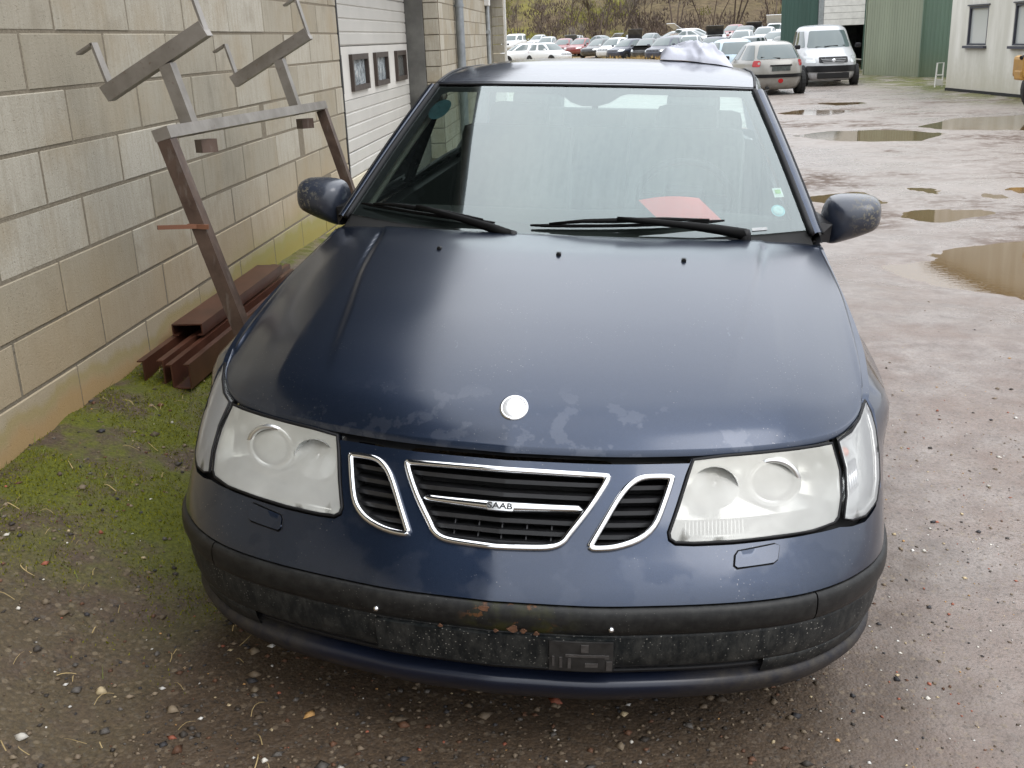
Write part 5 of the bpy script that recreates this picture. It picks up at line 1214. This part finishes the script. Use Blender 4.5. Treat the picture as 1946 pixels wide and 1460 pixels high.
# ---- sheds
def corr(name, rgb):
    t = NT(name); p = t.pos(); n = t.noise(t.pos(scale=(1, 1, .15)), 2.4, 5); w_ = t.noise(p, .5, 4)
    c = t.mix(t.ramp(n, [(.35, 0.), (.7, 1.)]), tuple(v * .90 for v in rgb), tuple(v * 1.08 for v in rgb)); c = t.mix(t.math('MULTIPLY', t.mrange(t.sep(p)[2], -.2, 1.0, .5, 0.), w_), c, (.13, .13, .06))
    return t.done(t.prin(c, .55))
def ribbed(m, a, b, z0, z1, pitch=.16, dep=.012):       # trapezoid sheet wall from a to b
    a, b = np.array(a, float), np.array(b, float); d = b - a; Ln = np.linalg.norm(d); d /= Ln; n = np.array((d[1], -d[0])); k = int(Ln / pitch); pts = []
    for i in range(k):
        for f_, o_ in ((0, 0), (.35, 0), (.45, dep), (.9, dep)): s_ = (i + f_) * pitch; pts.append(a + d * s_ + n * o_)
    pts.append(b); V = [(q[0], q[1], z) for q in pts for z in (z0, z1)]
    m.add(V, [(2*i, 2*i+2, 2*i+3, 2*i+1) for i in range(len(pts) - 1)])
DKG, LTG, MDG = corr('dark_green_sheet', (.030, .070, .055)), corr('grey_green_sheet', (.195, .220, .155)), corr('mid_green_sheet', (.085, .135, .095))
sh = thing('green_shed', 'tall dark green sheet-metal shed with a raised white gate behind the van', 'shed', (8, 46, -.15)); O = np.array((8, 46, -.15))
def part(o, org, name, mat, f):
    m = MB(); f(m); m.v = [tuple(np.array(v) - org) for v in m.v]; return m.build(name, mat, o)
part(sh, O, 'front_wall', DKG, lambda m: (ribbed(m, (7.85, 46.3), (9.25, 46.0), -.2, 6), m.box((10.2, 46.1, 4.6), (2.2, .1, 2.8))))
part(sh, O, 'side_wall', DKG, lambda m: ribbed(m, (10.5, 60), (7.85, 46.3), -.2, 6))
part(sh, O, 'roof', ROOFM, lambda m: m.box((12, 53, 6.1), (5, 15, .2)))
part(sh, O, 'back_wall', DARKC, lambda m: (m.box((12.4, 60, 3), (3.6, .2, 6.2)), m.box((14.2, 53, 3), (.2, 14, 6.2))))
part(sh, O, 'gate_post', GALV, lambda m: m.box((9.36, 45.98, 1.6), (.20, .12, 3.6)))
gt = part(sh, O, 'raised_gate', WHITEP, lambda m: [m.box((10.28, 45.95, 1.72 + .25 * k), (1.62, .06, .24), bev=.01) for k in range(6)])
part(sh, O, 'gate_jamb', DKG, lambda m: m.box((11.16, 45.98, 1.6), (.14, .12, 3.6)))
lo = thing('yellow_machine', 'yellow-brown machine parked in the dark opening under the white gate', 'machine', (10.2, 48.5, -.15)); OL = np.array((10.2, 48.5, -.15))
YEL = simple('worn_yellow', (.42, .26, .06), .6, var=.3, vs=4)
part(lo, OL, 'hull', YEL, lambda m: (m.box((9.95, 48.6, 1.15), (1.1, 1.6, .6), bev=.08), m.box((10.6, 48.9, .9), (.6, 1.4, .9), bev=.06)))
part(lo, OL, 'cab_roof', YEL, lambda m: m.add([(9.4, 48, 1.45), (10.5, 48, 1.45), (10.0, 48.1, 1.68), (9.4, 49.3, 1.45), (10.5, 49.3, 1.45), (10.0, 49.2, 1.68)], [(0,1,2), (3,5,4), (0,2,5,3), (1,4,5,2)]))
for wx in (9.7, 10.7): part(lo, OL, 'wheel', TYRE, lambda m: m.lathe([(0, .12), (.25, .14), (.42, .1), (.45, 0), (.42, -.1), (0, -.12)], (wx, 48.1, .3), 'X', 20))
s2 = thing('light_green_shed', 'grey-green corrugated shed wall right of the van', 'shed', (11, 38, -.15)); O2 = np.array((11, 38, -.15))
part(s2, O2, 'side_wall', LTG, lambda m: ribbed(m, (10.0, 41.0), (11.02, 37.7), -.2, 5.5))
part(s2, O2, 'front_wall', MDG, lambda m: ribbed(m, (11.025, 37.72), (11.9, 36.5), -.2, 5.5))
part(s2, O2, 'corner_flashing', MDG, lambda m: m.box((11.03, 37.70, 2.6), (.10, .10, 5.7)))
part(s2, O2, 'back_wall', LTG, lambda m: (ribbed(m, (11.9, 36.5), (17, 39), -.2, 5.5), m.box((14, 41.2, 2.6), (8, .1, 5.6))))
part(s2, O2, 'roof', ROOFM, lambda m: m.box((13.6, 39.3, 5.6), (6.6, 5, .15)))
t = NT('weathered_render'); p = t.pos(); Zr = t.sep(p)[2]
n = t.noise(t.pos(scale=(1, 1, .18)), 2.2, 6, .6); n2 = t.noise(p, 9, 5); lowd = t.mrange(t.math('ADD', Zr, t.math('MULTIPLY', n2, .8)), .0, 1.3, .75, 0.)
c = t.mix(t.ramp(n, [(.40, .65), (.66, 0.)]), (.62, .61, .56), (.40, .39, .33)); c = t.mix(lowd, c, (.40, .37, .29)); RENDER = t.done(t.prin(c, .9, 0, t.bump(n2, .2, .01)))
bw = thing('rendered_building', 'weathered white rendered building with small windows at the right edge', 'building', (9.7, 28, -.15)); O3 = np.array((9.7, 28, -.15))
A, Bp = np.array((9.46, 29.95)), np.array((10.6, 20.7)); dv = (Bp - A); Lw = np.linalg.norm(dv); dv /= Lw; nv_ = np.array((dv[1], -dv[0]))
def wl_(s_, z, o_=0.): q = A + dv * s_ + nv_ * o_; return np.array((q[0], q[1], z))
W_ = [(.98, 2.02), (3.28, 4.32), (5.8, 6.8)]
def wallmesh(m):
    ys = [0] + [v for w_ in W_ for v in w_] + [Lw]
    def q(s0, s1, z0, z1): m.add([wl_(s0, z0), wl_(s1, z0), wl_(s1, z1), wl_(s0, z1)], [(0,1,2,3)])
    q(0, Lw, -.3, 1.0); q(0, Lw, 1.93, 4.6)
    for i in range(0, len(ys), 2): q(ys[i], ys[i+1], 1.0, 1.93)
    for a, b in W_:
        for s0, s1, z0, z1 in ((a, b, 1., 1.), (a, b, 1.93, 1.93), (a, a, 1., 1.93), (b, b, 1., 1.93)): m.add([wl_(s0, z0), wl_(s1, z1), wl_(s1, z1, -.12), wl_(s0, z0, -.12)], [(0,1,2,3)])
part(bw, O3, 'wall', RENDER, wallmesh)
BD = simple('blue_black_frame', (.03, .032, .045), .5); t = NT('reflection_toned_pane'); WDG = t.done(t.prin((.42, .44, .43), .10, 0, spec=.7))  # bright reflection put into the panes' pale base colour
for a, b in W_:
    fo = part(bw, O3, 'window', BD, lambda m: [m.beam(p0, p1, .045, .045) for p0, p1 in ((wl_(a, 1.02, -.03), wl_(b, 1.02, -.03)), (wl_(a, 1.90, -.03), wl_(b, 1.90, -.03)), (wl_(a + .03, 1., -.028), wl_(a + .03, 1.93, -.028)), (wl_(b - .03, 1., -.028), wl_(b - .03, 1.93, -.028)))])
    part(fo, O3, 'pane', WDG, lambda m: m.add([wl_(a, 1.0, -.06), wl_(b, 1.0, -.06), wl_(b, 1.93, -.06), wl_(a, 1.93, -.06)], [(0,1,2,3)])); part(fo, O3, 'sill', BD, lambda m: m.beam(wl_(a - .04, .96, .03), wl_(b + .04, .96, .03), .12, .06)); part(fo, O3, 'lintel', BD, lambda m: m.beam(wl_(a - .05, 1.955, .01), wl_(b + .05, 1.955, .01), .05, .03))
part(bw, O3, 'end_wall', RENDER, lambda m: m.add([(A[0], A[1], -.3), (A[0] + 8, A[1] + 1, -.3), (A[0] + 8, A[1] + 1, 4.6), (A[0], A[1], 4.6)], [(0,1,2,3)]))
part(bw, O3, 'roof', ROOFM, lambda m: m.add([wl_(-.2, 4.62, .3), wl_(Lw, 4.62, .3), wl_(Lw, 4.7, -8), wl_(-.2, 4.7, -8)], [(0,1,2,3)]))
part(bw, O3, 'plinth_gap', DARK, lambda m: m.beam(wl_(0.02, -.13, .012), wl_(Lw, -.13, .012), .03, .10))
tr_ = thing('garden_trolley', 'small white tubular trolley leaning at the corner of the rendered building', 'trolley', (9.6, 31.0, -.15)); OT = np.array((9.25, 30.4, -.15))
part(tr_, OT, 'tube_frame', WHITEP, lambda m: (m.tube([(9.12, 30.3, -.12), (9.16, 30.35, .52), (9.36, 30.45, .52), (9.34, 30.4, -.12)], .022, 6), m.tube([(9.14, 30.33, .2), (9.35, 30.42, .2)], .018, 6))); part(tr_, OT, 'lower_panel', WHITEP, lambda m: m.box((9.24, 30.36, -.0), (.2, .03, .16), bev=.01))
# ---- wheel loader just entering at the right edge
wlr = thing('wheel_loader', 'yellow wheel loader cut by the right edge of the picture', 'loader', (8.3, 19.2, -.15)); OW = np.array((8.3, 19.2, -.15))
YM = simple('loader_yellow', (.36, .19, .03), .45, var=.25, vs=5); 
part(wlr, OW, 'bucket_arm', YM, lambda m: (m.box((7.24, 18.95, .83), (.20, .5, .34), bev=.05), m.box((7.45, 19.1, .9), (.55, .3, .22), bev=.05), m.box((7.17, 18.9, .70), (.10, .3, .16), bev=.03)))
part(wlr, OW, 'hydraulic_ram', TRIMB, lambda m: m.tube([(7.12, 18.8, .98), (8.0, 19.2, 1.15)], .035, 10))
for wx, wy in ((7.80, 18.85), (9.9, 18.9), (8.2, 20.9), (9.9, 21.)):
    wl2 = part(wlr, OW, 'wheel', TYRE, lambda m: m.lathe([(.2, .2), (.36, .2), (.46, .16), (.5, .06), (.5, -.06), (.46, -.16), (.36, -.2), (.2, -.2)], (wx + .28, wy, .35), 'Y', 28)); part(wl2, OW, 'rim', YM, lambda m: m.lathe([(0, .1), (.2, .14), (.22, .19), (.22, -.19), (.2, -.14), (0, -.1)], (wx + .28, wy, .35), 'Y', 20))
part(wlr, OW, 'chassis', YM, lambda m: (m.box((9.0, 19.8, .85), (1.9, 2.2, .5), bev=.06), m.box((8.9, 20.4, 1.4), (1.3, 1.2, .6), bev=.1)))
part(wlr, OW, 'cab', CGL, lambda m: m.box((8.6, 19.5, 1.75), (1.1, .9, 1.2), bev=.05)); part(wlr, OW, 'cab_roof', YM, lambda m: m.box((8.6, 19.5, 2.4), (1.25, 1.05, .1), bev=.03))

# ---- hillside with scrub
t = NT('hillside'); p = t.pos(); X, Y, Z = t.sep(p); n = t.noise(p, .16, 6, .6); n2 = t.noise(p, 1.2, 6, .65)
c = t.mix(t.ramp(n2, [(.3, 0.), (.7, 1.)]), (.06, .044, .03), (.15, .115, .07)); lf = t.mrange(t.math('ADD', X, t.math('MULTIPLY', n, 26.)), 2., 24., 1., .12)
c = t.mix(t.math('MULTIPLY', t.ramp(n, [(.40, 0.), (.6, 1.)]), lf), c, t.mix(n2, (.10, .10, .02), (.20, .17, .05))); HILL = t.done(t.prin(c, .95, 0, t.bump(n2, .6, .4), spec=.1))
def hill_z(x, y): return .45 + 17 * sm(148, 215, y + .12 * x + 5 * nz2(x, y, .03, 4)) + 1.3 * nz2(x, y, .09) * sm(150, 165, y) + .5 * nz2(x, y, .3, 6) * sm(150, 160, y)
tag(grid('hillside', lambda u, v: np.array((u, v, hill_z(u, v))), np.linspace(-120, 160, 141), np.linspace(138, 260, 62), HILL), kind='structure')
def scrubmesh(name, mat, n, xr, yr, hgt, w, spread, seed, dens=None):
    r = np.random.default_rng(seed); V = []; F = []
    while len(F) < n:
        x, y = r.uniform(*xr), r.uniform(*yr)
        if dens and r.random() > dens(x, y): continue
        zg = max(gz(x, y), hill_z(x, y) if y > 146 else -9); h = hgt * r.uniform(.4, 1.2)
        for k in range(26):
            a = r.uniform(0, 6.28); q = r.uniform(0, 1) ** .6; bx_, by_ = x + spread * q * math.cos(a) * h, y + spread * q * math.sin(a) * h
            z0 = zg + h * r.uniform(0, .75); l = h * r.uniform(.12, .42); tx, ty = r.normal(0, .3) * l, r.normal(0, .3) * l; ww = w * r.uniform(.5, 1.5); b = len(V)
            V += [(bx_ - ww, by_, z0), (bx_ + ww, by_, z0), (bx_ + tx, by_ + ty, z0 + l)]; F.append((b, b + 1, b + 2))
    return tag(mesh(name, V, F, mat), kind='stuff')
BRT, BRT2, OLV = simple('bare_twigs', (.085, .062, .048), .95, var=.4, vs=.5, obj=False), simple('grey_twigs', (.12, .10, .085), .95, var=.3, vs=.5, obj=False), simple('yellow_scrub', (.175, .165, .040), .95, var=.45, vs=.4, obj=False)
scrubmesh('bramble_thicket', BRT, 26000, (-40, 70), (148, 190), 2.6, .07, .55, 3, lambda x, y: .3 + .7 * sm(.0, .3, nz2(x, y, .07, 2) + .012 * x))
scrubmesh('yellow_scrub', OLV, 16000, (-40, 40), (147, 185), 1.5, .11, .8, 5, lambda x, y: sm(.0, .3, nz2(x, y, .08, 12) - .012 * (x - 6)))
DRYG = simple('dry_grass', (.30, .20, .075), .95, var=.35, vs=1.2, obj=False)
scrubmesh('dry_grass', DRYG, 9000, (-7, 11), (62, 73), .42, .03, 1.1, 8)
# bare trees and bushes on the bank: trunk, limbs, twiggy crown
def bare_tree(h, seed):
    r = random.Random(seed); tk = MB(); cw = MB(); cr_ = np.random.default_rng(seed)
    tops = []
    for s_ in range(r.randint(3, 5)):
        a = r.uniform(0, 6.28); ln = r.uniform(.1, .3) * h; p0 = np.array((.1 * math.cos(a), .1 * math.sin(a), 0)); p1 = p0 + np.array((ln * .5 * math.cos(a), ln * .5 * math.sin(a), h * .35)); p2 = p1 + np.array((ln * math.cos(a + r.uniform(-.6, .6)), ln * math.sin(a), h * r.uniform(.35, .6)))
        tk.tube([p0, p1, p2], [h * .016, h * .011, h * .004], 5); tops += [(p1, p2)]
        for k in range(5):
            f_ = r.uniform(.2, .9); q = p1 + (p2 - p1) * f_; e = q + np.array((r.uniform(-.25, .25), r.uniform(-.25, .25), r.uniform(.08, .3))) * h; tk.tube([q, e], [h * .006, h * .002], 4); tops.append((q, e))
    for q, e in tops:
        for k in range(36):
            c = q + (e - q) * cr_.uniform(.1, 1.05) + cr_.normal(0, .045, 3) * h; d = (e - q); d = d / np.linalg.norm(d) + cr_.normal(0, .5, 3); l = h * cr_.uniform(.05, .13); w_ = h * .0042
            cw.add([c - (w_, 0, 0), c + (w_, 0, 0), c + d * l], [(0, 1, 2)])
    return tk, cw
protos = [bare_tree(1., s_) for s_ in (1, 2, 3, 4)]; pme = []
for tk, cw in protos:
    a = bpy.data.meshes.new('trunk'); a.from_pydata(tk.v, [], tk.f); a.materials.append(BRT); b = bpy.data.meshes.new('crown'); b.from_pydata(cw.v, [], cw.f); b.materials.append(BRT2); pme.append((a, b))
TR = [(-3.5, 147, 7.5, 'bare multi-stemmed tree on the bank behind the white off-roader'), (-9.5, 152, 6.0, 'bare tree standing leftmost on the bank, by the workshop corner'), (1.0, 149, 8.5, 'tall bare tree on the bank above the black saloon'), (4.0, 155, 7.5, 'bare tree right of the tallest one on the bank'), (7.5, 150, 6.5, 'bare tree on the bank above the upright black bonnet'),
      (12.0, 156, 8.0, 'bare tree on the bank above the silver estate with roof rails'), (16., 151, 7.5, 'bare tree on the bank above the open white tailgate'), (20., 157, 9.0, 'bare tree on the bank above the black saloon of the far row'), (25., 152, 8.0, 'bare tree on the bank next to the dark green shed'), (29.5, 158, 8.5, 'bare tree on the bank half behind the dark green shed'),
      (-1.2, 108, 2.6, 'low bare bush between the dark red cars'), (3.9, 104, 2.2, 'low bare bush behind the black car in the row')]
for i, (x, y, h, lb) in enumerate(TR):
    zg = max(gz(x, y), hill_z(x, y) if y > 146 else -9); o = thing('bare_tree' if h > 3 else 'bare_bush', lb, 'tree' if h > 3 else 'bush', (x, y, zg - .1), i * 1.3, 'bare trees and bushes on the bank'); o.scale = (h, h, h)
    for me, nm in zip(pme[i % 4], ('trunk', 'crown')): link(bpy.data.objects.new(nm, me), o)

# ------------------------------------------------------------------ gravel, moss, straw near the camera
def colored(name, V, F, cols, rough=.85, spec=.3):
    t = NT(name); a = t.node('ShaderNodeAttribute'); a.attribute_name = 'Col'; mt = t.done(t.prin(a.outputs['Color'], rough, spec=spec))
    o = mesh(name, V, F, mt, None, name == 'gravel'); ca = o.data.color_attributes.new('Col', 'FLOAT_COLOR', 'POINT'); ca.data.foreach_set('color', np.array(cols, np.float32).ravel()); return tag(o, kind='stuff')
r = np.random.default_rng(21); NS = 46000
px_ = r.uniform(-2.0, 3.2, NS); py_ = 1.0 + 5.6 * r.random(NS) ** 1.5; keep = (np.abs(px_) < .62 * py_ + .4); px_, py_ = px_[keep], py_[keep]
GX_, GY_ = np.array(gx), np.array(gy)
def ground_at(x, y):
    i = int(np.clip(np.searchsorted(GX_, x) - 1, 0, NGX - 2)); j = int(np.clip(np.searchsorted(GY_, y) - 1, 0, len(gy) - 2)); u = (x - GX_[i]) / (GX_[i+1] - GX_[i]); v = (y - GY_[j]) / (GY_[j+1] - GY_[j])
    return (GZ2[j, i] * (1-u) + GZ2[j, i+1] * u) * (1-v) + (GZ2[j+1, i] * (1-u) + GZ2[j+1, i+1] * u) * v
PAL = [(.085, .064, .045), (.14, .105, .07), (.05, .042, .035), (.17, .13, .09), (.12, .06, .035), (.042, .040, .042), (.20, .155, .105), (.10, .09, .08)]; PALX = [(.55, .52, .46), (.42, .24, .09), (.62, .60, .56), (.30, .10, .06), (.45, .36, .22)]
OCT = [(0, 1, 2), (0, 2, 3), (0, 3, 4), (0, 4, 1), (1, 5, 2), (2, 5, 3), (3, 5, 4), (4, 5, 1)]
V = []; F = []; C_ = []
for x, y in zip(px_, py_):
    den = (.45 if x > .6 else 1.) * (1 - .97 * sm(2.6, 5.6, y))
    if r.random() > den: continue
    if x < -1.15 and r.random() < .55: continue
    s_ = min(.013, .0030 * math.exp(r.normal(0, .62))) * (1 + .12 * y) * (.62 if x > .5 else 1.); fl_ = r.uniform(.35, .8)
    z = ground_at(x, y) + s_ * fl_ * .25; a = r.uniform(0, 6.28); ca_, sa_ = math.cos(a), math.sin(a); el = r.uniform(.6, 1.5); b = len(V)
    for ux, uy, uz in ((0, 0, 1), (1, 0, .1), (0, 1, -.1), (-1, 0, .15), (0, -1, -.05), (0, 0, -1)):
        jx, jy, jz = r.uniform(.7, 1.25, 3); qx, qy = ux * jx * s_ * el, uy * jy * s_; V.append((x + qx * ca_ - qy * sa_, y + qx * sa_ + qy * ca_, z + uz * jz * s_ * fl_))
    F += [tuple(i + b for i in f) for f in OCT]; c = PALX[r.integers(len(PALX))] if r.random() < (.075 if x < .5 else .35) else PAL[r.integers(len(PAL))]; k = r.uniform(.75, 1.2); C_ += [(c[0] * k, c[1] * k, c[2] * k, 1)] * 6
colored('gravel', V, F, C_, .6)
V = []; F = []; C_ = []
def mossy(x, y): return sm(-.02, .22, nz2(x, y, 2.2, 31) + .25 * nz2(x, y, 7, 3) + .07 + .28 * sm(1.1, 1.7, -x) - .06 - .35 * sm(-1.05, -.75, x)) * sm(2.2, 3.0, y)
n_ = 0
while n_ < 90000:
    x, y = r.uniform(-1.97, -.75), 1.5 + 4.2 * r.random() ** 1.1
    n_ += 1
    mv = mossy(x, y)
    if r.random() > mv: continue
    z = ground_at(x, y) - .003; h = r.uniform(.005, .012) if r.random() < .975 else r.uniform(.015, .04); a = r.uniform(0, 6.28); w_ = r.uniform(.002, .0042) if h < .018 else .0022; tx, ty = r.normal(0, .45, 2) * h; b = len(V)
    V += [(x - w_ * math.cos(a), y - w_ * math.sin(a), z), (x + w_ * math.cos(a), y + w_ * math.sin(a), z), (x + tx, y + ty, z + h)]; F.append((b, b + 1, b + 2)); k = r.uniform(.6, 1.35); c = (.155 * k, .158 * k, .009 * k) if h < .018 else (.15 * k, .17 * k, .05 * k); C_ += [(*c, 1)] * 3
colored('moss', V, F, C_, .9, .15)
V = []; F = []; C_ = []
for k in range(170):
    x, y = r.uniform(-1.95, -.7), 1.6 + 3.6 * r.random(); z = ground_at(x, y) + r.uniform(.002, .012); ln = r.uniform(.02, .07); a = r.uniform(0, 6.28); w_ = r.uniform(.0008, .0016); cv = r.normal(0, .5); b = len(V); N = 5
    for i in range(N):
        f_ = i / (N - 1); aa = a + cv * f_; xx, yy = x + math.cos(aa) * ln * f_, y + math.sin(aa) * ln * f_; zz = max(z, ground_at(xx, yy) + .004) + .010 * math.sin(math.pi * f_); V += [(xx - w_ * math.sin(aa), yy + w_ * math.cos(aa), zz), (xx + w_ * math.sin(aa), yy - w_ * math.cos(aa), zz + .0006)]
    F += [(b + 2*i, b + 2*i + 1, b + 2*i + 3, b + 2*i + 2) for i in range(N - 1)]; q = r.uniform(.7, 1.2); C_ += [(.36 * q, .27 * q, .13 * q, 1)] * (2 * N)
colored('straw', V, F, C_, .8, .2)
